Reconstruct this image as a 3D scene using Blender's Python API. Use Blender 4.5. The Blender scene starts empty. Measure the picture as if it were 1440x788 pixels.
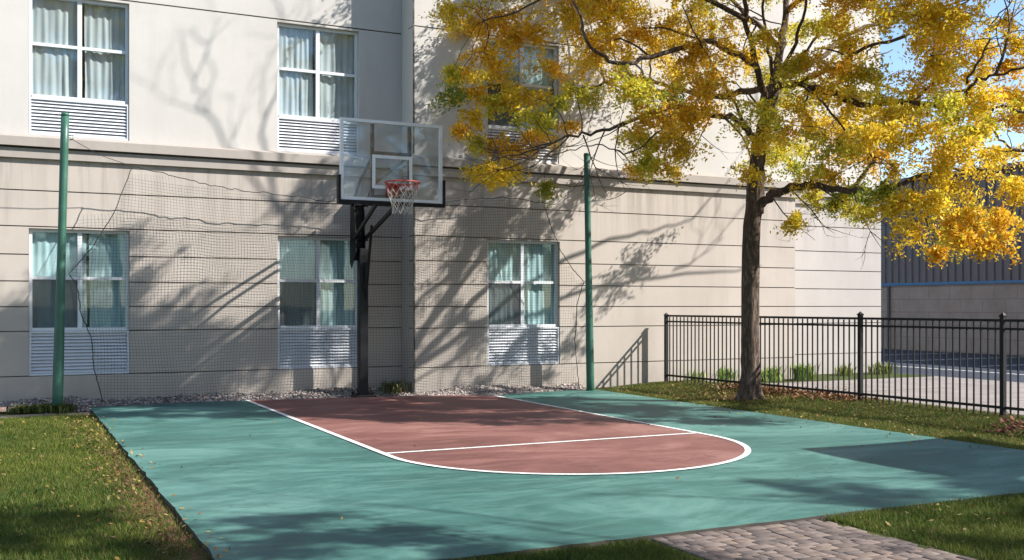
import bpy, math, random
import numpy as np
from mathutils import Vector, Matrix
random.seed(7); rng = np.random.default_rng(11)
R = math.radians
scene = bpy.context.scene
col = scene.collection

# ------------------------------------------------------------------ camera frame
F, HY, CX, HC = 1457.0, 430.2, 720.0, 1.40
YAW = R(26.08); ca, sa = math.cos(YAW), math.sin(YAW)
YL, YR, YE = 15.90, 15.33, 16.17          # facade planes: left wing, right wing, end bay
XS, XE, XEND = 5.79, 13.5, 16.56
def at(px, py, D):
    """world point seen at photo pixel (px,py) at depth D in front of the camera"""
    X = (px - CX) / F * D
    return Vector((X * ca + D * sa, -X * sa + D * ca, HC + (HY - py) * D / F))

# ------------------------------------------------------------------ helpers
ORI = {}
class MB:
    def __init__(s): s.v = []; s.f = []; s.m = []; s.cur = 0
    def add(s, vs, fs):
        n = len(s.v); s.v += [tuple(p) for p in vs]
        for f in fs: s.f.append(tuple(i + n for i in f)); s.m.append(s.cur)
    def box(s, x0, x1, y0, y1, z0, z1):
        s.add([(x0,y0,z0),(x1,y0,z0),(x1,y1,z0),(x0,y1,z0),(x0,y0,z1),(x1,y0,z1),(x1,y1,z1),(x0,y1,z1)],
              [(0,3,2,1),(4,5,6,7),(0,1,5,4),(1,2,6,5),(2,3,7,6),(3,0,4,7)])
    def cbox(s, x0, x1, y0, y1, z0, z1, b):
        """box with chamfered vertical and top edges"""
        pts = lambda e: [(x0+b+e*0,y0+e),(x1-b,y0+e),(x1-e,y0+b),(x1-e,y1-b),(x1-b,y1-e),(x0+b,y1-e),(x0+e,y1-b),(x0+e,y0+b)]
        V = [(x,y,z0) for x,y in pts(0)] + [(x,y,z1-b) for x,y in pts(0)] + [(x,y,z1) for x,y in pts(b*.9)]
        fs = [tuple(range(7,-1,-1)), tuple(range(16,24))]
        for k in (0,8):
            for i in range(8):
                j=(i+1)%8; fs.append((k+i,k+j,k+8+j,k+8+i))
        s.add(V, fs)
    def bar(s, a, b, w, h, up=(0,0,1)):
        a=Vector(a); b=Vector(b); d=(b-a).normalized(); u=Vector(up)
        if abs(d.dot(u))>.98: u=Vector((0,1,0))
        r=d.cross(u).normalized()*(w/2); t=r.cross(d).normalized()*(h/2)
        V=[a-r-t,a+r-t,a+r+t,a-r+t,b-r-t,b+r-t,b+r+t,b-r+t]
        s.add(V,[(0,3,2,1),(4,5,6,7),(0,1,5,4),(1,2,6,5),(2,3,7,6),(3,0,4,7)])
    def tube(s, pts, r, n=8, cap=True):
        pts=[Vector(p) for p in pts]; N=len(pts)
        rr=r if isinstance(r,(list,tuple)) else [r]*N
        V=[]; ref=Vector((.31,.2,.93)).normalized()
        for i,p in enumerate(pts):
            d=(pts[min(i+1,N-1)]-pts[max(i-1,0)])
            d=d.normalized() if d.length>1e-9 else Vector((0,0,1))
            q=ref if abs(d.dot(ref))<.95 else Vector((1,0,0))
            a=d.cross(q).normalized(); b=d.cross(a).normalized()
            for k in range(n):
                t=2*math.pi*k/n; V.append(p+(a*math.cos(t)+b*math.sin(t))*rr[i])
        fs=[]
        for i in range(N-1):
            for k in range(n):
                j=(k+1)%n; fs.append((i*n+k,i*n+j,(i+1)*n+j,(i+1)*n+k))
        if cap: fs.append(tuple(range(n-1,-1,-1))); fs.append(tuple((N-1)*n+k for k in range(n)))
        s.add(V,fs)
    def build(s, name, mat, parent=None, smooth=False):
        o=Vector(ORI.get(parent.name,(0,0,0))) if parent else Vector((0,0,0))
        me=bpy.data.meshes.new(name)
        me.from_pydata([(p[0]-o.x,p[1]-o.y,p[2]-o.z) for p in s.v],[],s.f)
        mats=mat if isinstance(mat,(list,tuple)) else [mat]
        for m in mats: me.materials.append(m)
        if len(mats)>1: me.polygons.foreach_set('material_index', s.m)
        if smooth: me.polygons.foreach_set('use_smooth',[True]*len(me.polygons))
        me.update()
        ob=bpy.data.objects.new(name,me); col.objects.link(ob)
        if parent: ob.parent=parent; ORI[ob.name]=tuple(o)
        return ob
def np_mesh(name, V, faces_per, nper, mat, colors=None, parent=None, smooth=False):
    """V: (N,nper,3); same local faces for every element; colours per element"""
    N=V.shape[0]; fl=np.array(faces_per,dtype=np.int64)           # (k, q)
    k,q=fl.shape
    idx=(fl[None]+(np.arange(N)*nper)[:,None,None]).reshape(-1)
    o=np.array(ORI.get(parent.name,(0,0,0))) if parent else np.zeros(3)
    me=bpy.data.meshes.new(name); me.vertices.add(N*nper); me.vertices.foreach_set('co',(V-o).reshape(-1).astype(np.float32))
    me.loops.add(len(idx)); me.loops.foreach_set('vertex_index',idx.astype(np.int32))
    me.polygons.add(N*k); me.polygons.foreach_set('loop_start',(np.arange(N*k)*q).astype(np.int32))
    me.polygons.foreach_set('loop_total',np.full(N*k,q,dtype=np.int32))
    if smooth: me.polygons.foreach_set('use_smooth',np.ones(N*k,dtype=bool))
    me.update(calc_edges=True)
    if colors is not None:
        ca_=me.color_attributes.new('tint','FLOAT_COLOR','POINT')
        c=np.ones((N,nper,4),dtype=np.float32); c[:,:,:3]=colors[:,None,:] if colors.ndim==2 else colors
        ca_.data.foreach_set('color',c.reshape(-1))
    me.materials.append(mat)
    ob=bpy.data.objects.new(name,me); col.objects.link(ob)
    if parent: ob.parent=parent; ORI[ob.name]=tuple(o)
    return ob
def tag(o,label=None,cat=None,group=None,kind=None):
    if label: o['label']=label
    if cat: o['category']=cat
    if group: o['group']=group
    if kind: o['kind']=kind
    return o
def thing(name,loc,label,cat,group=None):
    o=bpy.data.objects.new(name,None); o.empty_display_size=.2; col.objects.link(o); o.location=loc
    ORI[o.name]=tuple(loc); return tag(o,label,cat,group)
def copy_tree(o,parent=None):
    c=o.copy(); col.objects.link(c)
    if parent: c.parent=parent
    for ch in list(o.children): copy_tree(ch,c)
    return c

# ------------------------------------------------------------------ materials
class NT:
    def __init__(s,name):
        s.m=bpy.data.materials.new(name); s.m.use_nodes=True; s.t=s.m.node_tree; s.t.nodes.clear()
        s.out=s.n('ShaderNodeOutputMaterial')
    def n(s,t,**k):
        o=s.t.nodes.new(t)
        for a,b in k.items(): setattr(o,a,b)
        return o
    def l(s,a,b): s.t.links.new(a,b)
    def pos(s):
        return s.n('ShaderNodeNewGeometry').outputs['Position']
    def scaled(s,v):
        m=s.n('ShaderNodeVectorMath',operation='MULTIPLY'); s.l(s.pos(),m.inputs[0]); m.inputs[1].default_value=v; return m.outputs[0]
    def noise(s,scale,detail=4,rough=.6,vec=None,dist=0):
        o=s.n('ShaderNodeTexNoise'); o.inputs['Scale'].default_value=scale; o.inputs['Detail'].default_value=detail
        o.inputs['Roughness'].default_value=rough; o.inputs['Distortion'].default_value=dist
        s.l(vec if vec is not None else s.pos(),o.inputs['Vector']); return o.outputs['Fac']
    def ramp(s,fac,stops):
        o=s.n('ShaderNodeValToRGB'); e=o.color_ramp.elements
        while len(e)<len(stops): e.new(.5)
        for el,(p,c) in zip(e,stops):
            el.position=p; el.color=(c,c,c,1) if isinstance(c,(int,float)) else (*c,1)
        s.l(fac,o.inputs[0]); return o.outputs[0]
    def mix(s,fac,a,b,mode='MIX'):
        o=s.n('ShaderNodeMix',data_type='RGBA',blend_type=mode)
        for sock,v in ((o.inputs['Factor'],fac),(o.inputs['A'],a),(o.inputs['B'],b)):
            if isinstance(v,(int,float)): sock.default_value=v
            elif isinstance(v,tuple): sock.default_value=(*v,1)
            else: s.l(v,sock)
        return o.outputs['Result']
    def math(s,op,a,b=0.0,clamp=False):
        o=s.n('ShaderNodeMath',operation=op,use_clamp=clamp)
        for i,v in ((0,a),(1,b)):
            if isinstance(v,(int,float)): o.inputs[i].default_value=v
            else: s.l(v,o.inputs[i])
        return o.outputs[0]
    def bump(s,h,strength=.3,dist=.01):
        o=s.n('ShaderNodeBump'); o.inputs['Strength'].default_value=strength; o.inputs['Distance'].default_value=dist
        s.l(h,o.inputs['Height']); return o.outputs[0]
    def princ(s,color,rough=.6,metal=0,normal=None,spec=.5):
        b=s.n('ShaderNodeBsdfPrincipled')
        for nm,v in (('Base Color',color),('Roughness',rough),('Metallic',metal),('Specular IOR Level',spec)):
            if isinstance(v,tuple): b.inputs[nm].default_value=(*v,1)
            elif isinstance(v,(int,float)): b.inputs[nm].default_value=v
            else: s.l(v,b.inputs[nm])
        if normal is not None: s.l(normal,b.inputs['Normal'])
        s.l(b.outputs[0],s.out.inputs[0]); return b
def plain(name,c,rough=.5,metal=0,var=.12,scale=6,bump=0,spec=.5):
    t=NT(name); n=t.noise(scale,5,.65)
    lo=tuple(x*(1-var) for x in c); hi=tuple(min(1,x*(1+var)) for x in c)
    c2=t.ramp(n,[(.25,lo),(.75,hi)])
    nm=t.bump(t.noise(scale*12,3),bump,.004) if bump else None
    t.princ(c2,rough,metal,nm,spec); return t.m
def stucco(name,c,stain,low=0.0):
    t=NT(name)
    big=t.noise(.55,5,.62); mid=t.noise(3.2,6,.7); fine=t.noise(90,3,.7)
    streak=t.noise(1.0,5,.65,t.scaled((3.2,3.2,.35)))
    a=tuple(x*.90 for x in c); b=tuple(min(1,x*1.06) for x in c)
    k=t.ramp(big,[(.3,a),(.7,b)])
    k=t.mix(t.math('MULTIPLY',t.ramp(mid,[(.35,0.0),(.75,1.0)]),.16),k,stain)
    k=t.mix(t.math('MULTIPLY',t.ramp(streak,[(.48,0.0),(.74,1.0)]),.42),k,stain)
    k=t.mix(t.math('MULTIPLY',t.ramp(fine,[(.35,0.0),(.65,1.0)]),.10),k,stain)
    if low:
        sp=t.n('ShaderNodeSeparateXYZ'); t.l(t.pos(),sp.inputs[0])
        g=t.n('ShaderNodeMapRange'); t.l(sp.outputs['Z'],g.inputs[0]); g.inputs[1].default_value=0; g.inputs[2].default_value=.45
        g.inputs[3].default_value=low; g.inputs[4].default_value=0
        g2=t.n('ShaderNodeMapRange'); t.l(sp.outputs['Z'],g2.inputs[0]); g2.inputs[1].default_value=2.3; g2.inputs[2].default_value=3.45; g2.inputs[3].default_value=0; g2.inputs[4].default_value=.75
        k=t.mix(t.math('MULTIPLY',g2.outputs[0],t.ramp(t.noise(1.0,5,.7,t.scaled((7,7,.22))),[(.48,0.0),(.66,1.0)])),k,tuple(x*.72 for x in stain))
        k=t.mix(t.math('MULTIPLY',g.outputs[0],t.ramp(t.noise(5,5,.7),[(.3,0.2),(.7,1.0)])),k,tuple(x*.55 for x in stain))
    t.princ(k,.9,0,t.bump(t.math('ADD',fine,t.math('MULTIPLY',t.noise(14,3),.6)),.28,.006),.25)
    return t.m
M={}
M['upper']=stucco('stucco_offwhite',(.515,.492,.46),(.42,.395,.365))
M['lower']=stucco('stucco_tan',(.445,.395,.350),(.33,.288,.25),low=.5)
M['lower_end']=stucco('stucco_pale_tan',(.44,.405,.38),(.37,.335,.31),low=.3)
def groove():
    t=NT('joint_dark'); k=t.ramp(t.noise(.9,5,.7,t.scaled((1,1,6))),[(.36,(.055,.047,.042)),(.56,(.13,.115,.10)),(.70,(.27,.245,.22))]); t.princ(k,.95,0,None,.1); return t.m
M['groove']=groove()
M['cornice']=stucco('stucco_cornice',(.37,.332,.298),(.26,.222,.192))
M['white']=plain('white_vinyl',(.62,.64,.66),.4,0,.05,4)
M['louver']=plain('white_louver',(.58,.60,.64),.45,0,.10,3)
M['vent_back']=plain('vent_back',(.22,.22,.24),.8)
M['dark_room']=plain('room_dark',(.10,.10,.10),.9)
def glass_win():
    t=NT('window_glass'); lw=t.n('ShaderNodeLayerWeight'); lw.inputs[0].default_value=.5
    tr=t.n('ShaderNodeBsdfTransparent'); tr.inputs[0].default_value=(.88,.935,.935,1)
    gl=t.n('ShaderNodeBsdfGlossy'); gl.inputs['Roughness'].default_value=.02; gl.inputs[0].default_value=(.85,.95,1,1)
    nz=t.bump(t.noise(1.3,2),.04,.05); t.l(nz,gl.inputs['Normal'])
    mx=t.n('ShaderNodeMixShader'); t.l(t.math('ADD',t.math('MULTIPLY',t.math('POWER',lw.outputs['Facing'],5.0),.9),.085,True),mx.inputs[0])
    t.l(tr.outputs[0],mx.inputs[1]); t.l(gl.outputs[0],mx.inputs[2]); t.l(mx.outputs[0],t.out.inputs[0]); return t.m
M['glass']=glass_win()
def fabric(name,c):
    t=NT(name); n=t.noise(1,4,.6,t.scaled((7,7,.25)))
    k=t.ramp(n,[(.3,tuple(x*.72 for x in c)),(.58,c)])
    d=t.n('ShaderNodeBsdfDiffuse'); t.l(k,d.inputs[0]); tl=t.n('ShaderNodeBsdfTranslucent'); t.l(k,tl.inputs[0])
    mx=t.n('ShaderNodeMixShader'); mx.inputs[0].default_value=.15; t.l(d.outputs[0],mx.inputs[1]); t.l(tl.outputs[0],mx.inputs[2]); t.l(mx.outputs[0],t.out.inputs[0]); return t.m
M['curtain_white']=fabric('curtain_sheer',(.50,.53,.535))
M['curtain_teal']=fabric('curtain_teal',(.44,.585,.60))
def screen():
    t=NT('insect_screen'); tr=t.n('ShaderNodeBsdfTransparent'); d=t.n('ShaderNodeBsdfDiffuse'); d.inputs[0].default_value=(.10,.10,.11,1)
    mx=t.n('ShaderNodeMixShader'); mx.inputs[0].default_value=.52; t.l(tr.outputs[0],mx.inputs[1]); t.l(d.outputs[0],mx.inputs[2]); t.l(mx.outputs[0],t.out.inputs[0]); return t.m
M['screen']=screen()
def board_glass():
    t=NT('backboard_glass'); lw=t.n('ShaderNodeLayerWeight'); lw.inputs[0].default_value=.5
    tr=t.n('ShaderNodeBsdfTransparent'); tr.inputs[0].default_value=(.86,.90,.92,1)
    gl=t.n('ShaderNodeBsdfGlossy'); gl.inputs['Roughness'].default_value=.04
    df=t.n('ShaderNodeBsdfDiffuse'); df.inputs[0].default_value=(.7,.75,.8,1)
    m0=t.n('ShaderNodeMixShader'); t.l(t.ramp(t.noise(2.2,5,.7),[(.3,.03),(.8,.10)]),m0.inputs[0]); t.l(tr.outputs[0],m0.inputs[1]); t.l(df.outputs[0],m0.inputs[2])
    mx=t.n('ShaderNodeMixShader'); t.l(t.math('ADD',t.math('MULTIPLY',t.math('POWER',lw.outputs['Facing'],5.0),.9),.05,True),mx.inputs[0])
    t.l(m0.outputs[0],mx.inputs[1]); t.l(gl.outputs[0],mx.inputs[2]); t.l(mx.outputs[0],t.out.inputs[0]); return t.m
M['bglass']=board_glass()
M['bwhite']=plain('board_white_paint',(.74,.76,.78),.45,0,.06,9)
M['black']=plain('black_steel',(.007,.0075,.009),.5,0,.3,5,0,.25)
M['pad']=plain('black_pad',(.010,.010,.011),.65,0,.2,8,0,.25)
M['rim']=plain('rim_red',(.42,.05,.03),.45,0,.25,14)
M['cord']=plain('net_cord_white',(.46,.42,.36),.8,0,.2,20)
M['cord_red']=plain('net_cord_red',(.48,.16,.13),.8,0,.2,20)
M['green_pole']=None
def greenpole():
    t=NT('green_painted_steel'); n=t.noise(5,6,.7); k=t.ramp(n,[(.3,(.020,.082,.055)),(.7,(.040,.130,.090))])
    ch=t.ramp(t.noise(30,4,.7),[(.70,0.0),(.76,1.0)]); k=t.mix(t.math('MULTIPLY',ch,.5),k,(.12,.14,.11))
    t.princ(k,t.ramp(n,[(.3,.35),(.8,.6)]),0,None,.5); return t.m
M['green_pole']=greenpole()
M['netting']=plain('net_black_twine',(.030,.028,.026),.9,0,.3,20)
M['fence']=plain('fence_black',(.011,.011,.012),.6,0,.3,6,0,.3)
def court_mat(name,c,hi):
    t=NT(name)
    a=t.noise(.8,6,.68,t.scaled((.55,1.0,1)),.8); b=t.noise(3.4,6,.72,t.scaled((.45,1.6,1)),.9); f=t.noise(160,2,.7); s=t.noise(1.7,5,.6)
    k=t.ramp(a,[(.37,tuple(x*.74 for x in c)),(.50,c),(.63,hi)])
    k=t.mix(t.math('MULTIPLY',t.ramp(b,[(.48,0.0),(.68,1.0)]),.55),k,hi)
    k=t.mix(t.math('MULTIPLY',t.ramp(s,[(.55,0.0),(.75,1.0)]),.25),k,tuple(x*.66 for x in c))
    k=t.mix(t.math('MULTIPLY',t.ramp(f,[(.4,0.0),(.62,1.0)]),.22),k,tuple(x*.5 for x in c))
    st=t.noise(2.6,7,.75,t.scaled((1,1,1)),1.5); k=t.mix(t.math('MULTIPLY',t.ramp(st,[(.60,0.0),(.66,1.0)]),.22),k,tuple(x*.55 for x in c)); k=t.mix(t.math('MULTIPLY',t.ramp(t.noise(5.5,7,.8,None,2.0),[(.62,0.0),(.67,1.0)]),.3),k,tuple(min(1,x*1.35+.02) for x in hi))
    ck=t.n('ShaderNodeTexVoronoi',feature='DISTANCE_TO_EDGE'); ck.inputs['Scale'].default_value=.42
    wv=t.n('ShaderNodeVectorMath',operation='ADD'); t.l(t.pos(),wv.inputs[0])
    nn=t.n('ShaderNodeTexNoise'); nn.inputs['Scale'].default_value=2.0; t.l(t.pos(),nn.inputs['Vector']); t.l(nn.outputs['Color'],wv.inputs[1]); t.l(wv.outputs[0],ck.inputs['Vector'])
    cr=t.ramp(ck.outputs['Distance'],[(.0,1.0),(.006,0.0)])
    k=t.mix(t.math('MULTIPLY',t.math('MULTIPLY',cr,t.ramp(t.noise(.6,2),[(.52,0.0),(.6,1.0)])),.55),k,tuple(x*.4 for x in c))
    t.princ(k,t.ramp(b,[(.3,.50),(.7,.78)]),0,t.bump(f,.25,.002),.35); return t.m
M['court']=court_mat('court_green',(.042,.130,.111),(.105,.228,.198))
M['key']=court_mat('court_red',(.175,.072,.061),(.27,.138,.116))
def linepaint():
    t=NT('line_paint'); n=t.noise(26,5,.75); k=t.ramp(n,[(.30,(.20,.24,.22)),(.42,(.52,.53,.51)),(.55,(.74,.74,.72))])
    t.princ(k,.7); return t.m
M['line']=linepaint()
M['concrete_edge']=plain('slab_concrete',(.055,.045,.038),.9,0,.25,5,.3)
def paver(name,c1,c2,mort,sc,bw,rh,off=.5):
    t=NT(name); mp=t.n('ShaderNodeMapping'); t.l(t.pos(),mp.inputs[0]); mp.inputs['Rotation'].default_value=(0,0,R(0))
    bt=t.n('ShaderNodeTexBrick'); t.l(mp.outputs[0],bt.inputs[0]); bt.inputs['Scale'].default_value=sc; bt.inputs['Brick Width'].default_value=bw; bt.inputs['Row Height'].default_value=rh
    bt.inputs['Color1'].default_value=(*c1,1); bt.inputs['Color2'].default_value=(*c2,1); bt.inputs['Mortar'].default_value=(*mort,1); bt.inputs['Mortar Size'].default_value=.012; bt.inputs['Bias'].default_value=.1; bt.offset=off
    k=t.mix(t.math('MULTIPLY',t.ramp(t.noise(4,6,.7),[(.35,0.0),(.7,1.0)]),.45),bt.outputs[0],tuple(x*.6 for x in c1))
    t.princ(k,.9,0,t.bump(t.math('ADD',t.math('MULTIPLY',bt.outputs['Fac'],-1.0),t.math('MULTIPLY',t.noise(60,3),.3)),.5,.008),.2); return t.m
M['concrete']=plain('sidewalk_concrete',(.225,.195,.180),.9,0,.28,1.6,.3)
M['slab']=plain('pale_slab',(.40,.33,.28),.9,0,.22,4,.3)
M['brick_edge']=plain('brick_edging',(.34,.22,.17),.9,0,.3,9,.3)
def asphalt():
    t=NT('asphalt'); k=t.ramp(t.noise(1.2,6,.65),[(.3,(.026,.031,.045)),(.7,(.045,.052,.07))]); t.princ(k,.8,0,t.bump(t.noise(120,2),.3,.004),.3); return t.m  # dark bluish tone stands in for the shade over the car park
M['asphalt']=asphalt()
def ground_mat():
    t=NT('lawn_soil'); n=t.noise(7,6,.7); k=t.ramp(n,[(.3,(.035,.045,.012)),(.55,(.055,.075,.018)),(.75,(.10,.075,.035))])
    sp=t.n('ShaderNodeSeparateXYZ'); t.l(t.pos(),sp.inputs[0])
    # bare reddish soil strip along the slab and leaf mould round the trunk
    dx=t.math('ABSOLUTE',t.math('SUBTRACT',sp.outputs['X'],.98)); m1=t.math('SUBTRACT',1.0,t.math('DIVIDE',dx,.30),True)
    d2=t.n('ShaderNodeVectorMath',operation='DISTANCE'); t.l(t.pos(),d2.inputs[0]); d2.inputs[1].default_value=(9.9,12.4,.05)
    m2=t.math('SUBTRACT',1.0,t.math('DIVIDE',d2.outputs['Value'],1.5),True)
    mk=t.math('MAXIMUM',m1,m2); mk=t.math('MULTIPLY',mk,t.ramp(t.noise(5,5,.7),[(.25,.3),(.6,2.2)]),True)
    k=t.mix(mk,k,t.ramp(t.noise(22,4,.7),[(.3,(.06,.028,.018)),(.7,(.20,.10,.06))]))
    t.princ(k,.95,0,t.bump(t.noise(30,4),.6,.02),.15); return t.m
M['ground']=ground_mat()
def tinted(name,trans=.0,rough=.6,spec=.3):
    t=NT(name); a=t.n('ShaderNodeAttribute'); a.attribute_name='tint'
    if trans:
        b=t.n('ShaderNodeBsdfPrincipled'); t.l(a.outputs['Color'],b.inputs['Base Color']); b.inputs['Roughness'].default_value=rough; b.inputs['Specular IOR Level'].default_value=spec
        tl=t.n('ShaderNodeBsdfTranslucent'); t.l(a.outputs['Color'],tl.inputs[0])
        mx=t.n('ShaderNodeMixShader'); mx.inputs[0].default_value=trans; t.l(b.outputs[0],mx.inputs[1]); t.l(tl.outputs[0],mx.inputs[2]); t.l(mx.outputs[0],t.out.inputs[0])
    else: t.princ(a.outputs['Color'],rough,0,None,spec)
    return t.m
M['leaf']=tinted('autumn_leaf',.46,.5,.35)
M['grass']=tinted('grass_blade',.30,.6,.2)
M['litter']=tinted('dry_leaf',.15,.8,.15)
M['pebble']=tinted('pebble',0,.8,.3)
def paverm():
    t=NT('paver_stone'); a=t.n('ShaderNodeAttribute'); a.attribute_name='tint'
    k=t.mix(1.0,a.outputs['Color'],t.ramp(t.noise(14,6,.75),[(.3,.62),(.7,1.12)]),'MULTIPLY')
    k=t.mix(t.math('MULTIPLY',t.ramp(t.noise(2.2,5,.7),[(.5,0.0),(.75,1.0)]),.4),k,(.07,.058,.05))
    t.princ(k,.92,0,t.bump(t.noise(70,4,.7),.5,.004),.15); return t.m
M['paver_stone']=paverm()
def bark():
    t=NT('bark'); n=t.noise(1,7,.75,t.scaled((22,22,5)),.6); w=t.n('ShaderNodeTexVoronoi'); t.l(t.scaled((26,26,6)),w.inputs['Vector']); w.inputs['Scale'].default_value=1
    k=t.ramp(n,[(.30,(.035,.024,.018)),(.52,(.10,.072,.055)),(.74,(.30,.24,.20))])
    t.princ(k,.95,0,t.bump(t.math('ADD',n,t.math('MULTIPLY',w.outputs['Distance'],.6)),.9,.03),.15); return t.m
M['bark']=bark()
M['siding']=plain('grey_metal_siding',(.075,.072,.088),.5,.0,.10,1.2)
M['block']=None
def block():
    t=NT('concrete_block'); mp=t.n('ShaderNodeMapping'); t.l(t.pos(),mp.inputs[0]); mp.inputs['Rotation'].default_value=(R(90),0,R(90))
    # facing -x: use (y,z)
    cb=t.n('ShaderNodeCombineXYZ'); sp=t.n('ShaderNodeSeparateXYZ'); t.l(t.pos(),sp.inputs[0]); t.l(sp.outputs['Y'],cb.inputs[0]); t.l(sp.outputs['Z'],cb.inputs[1])
    bt=t.n('ShaderNodeTexBrick'); t.l(cb.outputs[0],bt.inputs[0]); bt.inputs['Scale'].default_value=1; bt.inputs['Brick Width'].default_value=.8; bt.inputs['Row Height'].default_value=.4
    bt.inputs['Color1'].default_value=(.25,.225,.215,1); bt.inputs['Color2'].default_value=(.225,.205,.195,1); bt.inputs['Mortar'].default_value=(.17,.155,.15,1); bt.inputs['Mortar Size'].default_value=.012
    k=t.mix(t.math('MULTIPLY',t.ramp(t.noise(1.6,6,.7),[(.4,0.0),(.7,1.0)]),.4),bt.outputs[0],(.14,.10,.09))
    t.princ(k,.9,0,None,.2); return t.m
M['block']=block()
M['blue']=plain('blue_trim',(.015,.10,.24),.5,0,.15,2)
M['canvas']=plain('added_parasol_canvas',(.10,.11,.12),.8)
M['roofm']=plain('roof_membrane',(.3,.3,.3),.9)

# ------------------------------------------------------------------ ground
def gz(x,y):
    """lawn height"""
    t=min(1,max(0,(x-8.87)/1.6)); r=-.02+.08*t*t*(3-2*t)
    l=-.035
    w=min(1,max(0,(x-7.8)/1.0))
    if y<5.3: l=-.022; w*=max(0,min(1,(y-3.5)/2.2))
    z=l*(1-w)+r*w
    return z
def gzv(x,y):
    t=np.clip((x-8.87)/1.6,0,1); r=-.02+.08*t*t*(3-2*t); w=np.clip((x-7.8)/1.0,0,1)
    w=np.where(y<5.3,w*np.clip((y-3.5)/2.2,0,1),w); return np.where(y<5.3,-.022,-.035)*(1-w)+r*w
xs=sorted(set([-600,-250,-100,-40,-15]+[round(-6+.35*i,3) for i in range(49)]+[11.05,11.06,14,18,30,60,150,400,700]))
ys=sorted(set([-400,-150,-60,-20,-8]+[round(-3+.4*i,3) for i in range(48)]+[18,25,40,80,200,500,900]))
mb=MB(); W=len(xs)
mb.v=[(x,y,(gz(x,y) if x<=11.05 else -.04)) for y in ys for x in xs]
for j in range(len(ys)-1):
    for i in range(W-1): mb.f.append((j*W+i,j*W+i+1,(j+1)*W+i+1,(j+1)*W+i)); mb.m.append(0)
g=mb.build('ground',M['ground'],None,True); tag(g,'soil and lawn ground round the painted court','ground',kind='structure')

# court slab with painted key
poly=[(1.05,5.30),(8.87,5.30),(8.87,14.86),(8.2,14.98),(7.3,14.80),(6.90,14.62),(6.3,14.92),(5.75,15.16),(4.9,15.30),(3.18,15.50),(1.05,15.48)]
_p=[]; _r=random.Random(5)
for i,(a,b) in enumerate(zip(poly,poly[1:]+poly[:1])):
    L_=math.hypot(b[0]-a[0],b[1]-a[1]); k_=max(1,int(L_/.12))
    for j in range(k_):
        t_=j/k_; w_=0 if j==0 else .006
        _p.append((a[0]+(b[0]-a[0])*t_+_r.gauss(0,w_),a[1]+(b[1]-a[1])*t_+_r.gauss(0,w_)))
polyf=_p
mb=MB(); n=len(polyf)
mb.add([(x,y,-.09) for x,y in polyf]+[(x,y,0) for x,y in polyf],[tuple(range(n,2*n))])
mb.cur=1
for i in range(n):
    j=(i+1)%n; mb.f.append((i,j,n+j,n+i)); mb.m.append(1)
court=mb.build('court',[M['court'],M['concrete_edge']]); tag(court,'teal painted half court slab with dusty red key','court',kind='structure')
KX0,KX1,KY,KF=3.18,6.86,9.10,9.31; KC=(KX0+KX1)/2; KR=(KX1-KX0)/2; LW=.06
def keypoly(inset):
    r=KR-inset; p=[(KX0+inset,15.46 if inset<.01 else 15.46)]
    arc=[(KC-r*math.cos(math.pi*i/64),KY-r*math.sin(math.pi*i/64)) for i in range(65)]
    return arc
arc=keypoly(LW)
back=[(KX1-LW,14.64),(6.3,14.90),(5.75,15.14),(4.9,15.28),(KX0+LW,15.47)]
mb=MB(); pts=arc+back; mb.add([(x,y,.004) for x,y in pts],[tuple(range(len(pts)))]); o=mb.build('painted_key',M['key'],court)
# lines: two lane lines + semicircle (one band) and the free throw line
mb=MB()
outer=[(KX0,15.47)]+keypoly(0)+[(KX1,14.63)]; inner=[(KX0+LW,15.47)]+keypoly(LW)+[(KX1-LW,14.63)]
V=[(x,y,.008) for x,y in outer]+[(x,y,.008) for x,y in inner]; n=len(outer)
mb.add(V,[(i,i+1,n+i+1,n+i) for i in range(n-1)]); mb.build('lane_line',M['line'],court)
mb=MB(); mb.add([(KX0+LW,KF-.03,.008),(KX1-LW,KF-.03,.008),(KX1-LW,KF+.03,.008),(KX0+LW,KF+.03,.008)],[(0,1,2,3)]); mb.build('free_throw_line',M['line'],court)

# front paver path : individual stones in one mesh with their own tone
def stones(name,x0,x1,y0,y1,z,rowh,w,gap,pal,label,jit=.004,rot=0):
    Vs=[];Cs=[]; y=y1; r=0
    while y>y0:
        h=rowh*random.choice([1,1,1,.6]); x=x0+random.uniform(-.05,0)-(r%2)*w*.45
        while x<x1:
            ww=w*random.choice([1,.7,1.3]); a0=max(x,x0); a1=min(x+ww,x1)
            if a1-a0>.05:
                g_=gap/2; zz=z+random.uniform(-jit,jit); b=.003
                q=[(a0+g_,y-h+g_),(a1-g_,y-h+g_),(a1-g_,y-g_),(a0+g_,y-g_)]
                q2=[(a0+g_+b,y-h+g_+b),(a1-g_-b,y-h+g_+b),(a1-g_-b,y-g_-b),(a0+g_+b,y-g_-b)]
                tl=random.uniform(-jit,jit)*.4
                Vs.append([(p[0],p[1],z-.05) for p in q]+[(p[0],p[1],zz-b+tl*(i in(0,1))) for i,p in enumerate(q)]+[(p[0],p[1],zz+tl*(i in(0,1))) for i,p in enumerate(q2)])
                c=np.array(random.choice(pal))*random.uniform(.88,1.08); Cs.append(c)
            x+=ww
        y-=h; r+=1
    fs=[(8,9,10,11)]+[(4+i,4+(i+1)%4,8+(i+1)%4,8+i) for i in range(4)]+[(i,(i+1)%4,4+(i+1)%4,4+i) for i in range(4)]
    o=np_mesh(name,np.array(Vs),fs,12,M['paver_stone'],np.array(Cs)); tag(o,label,'path',kind='structure'); return o
stones('path',3.52,4.86,-1.0,5.28,-.012,.085,.125,.006,[(.175,.140,.125),(.195,.155,.135),(.15,.122,.112),(.215,.165,.14)],'weathered pinkish paver path leading to the court',.0025)
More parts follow.
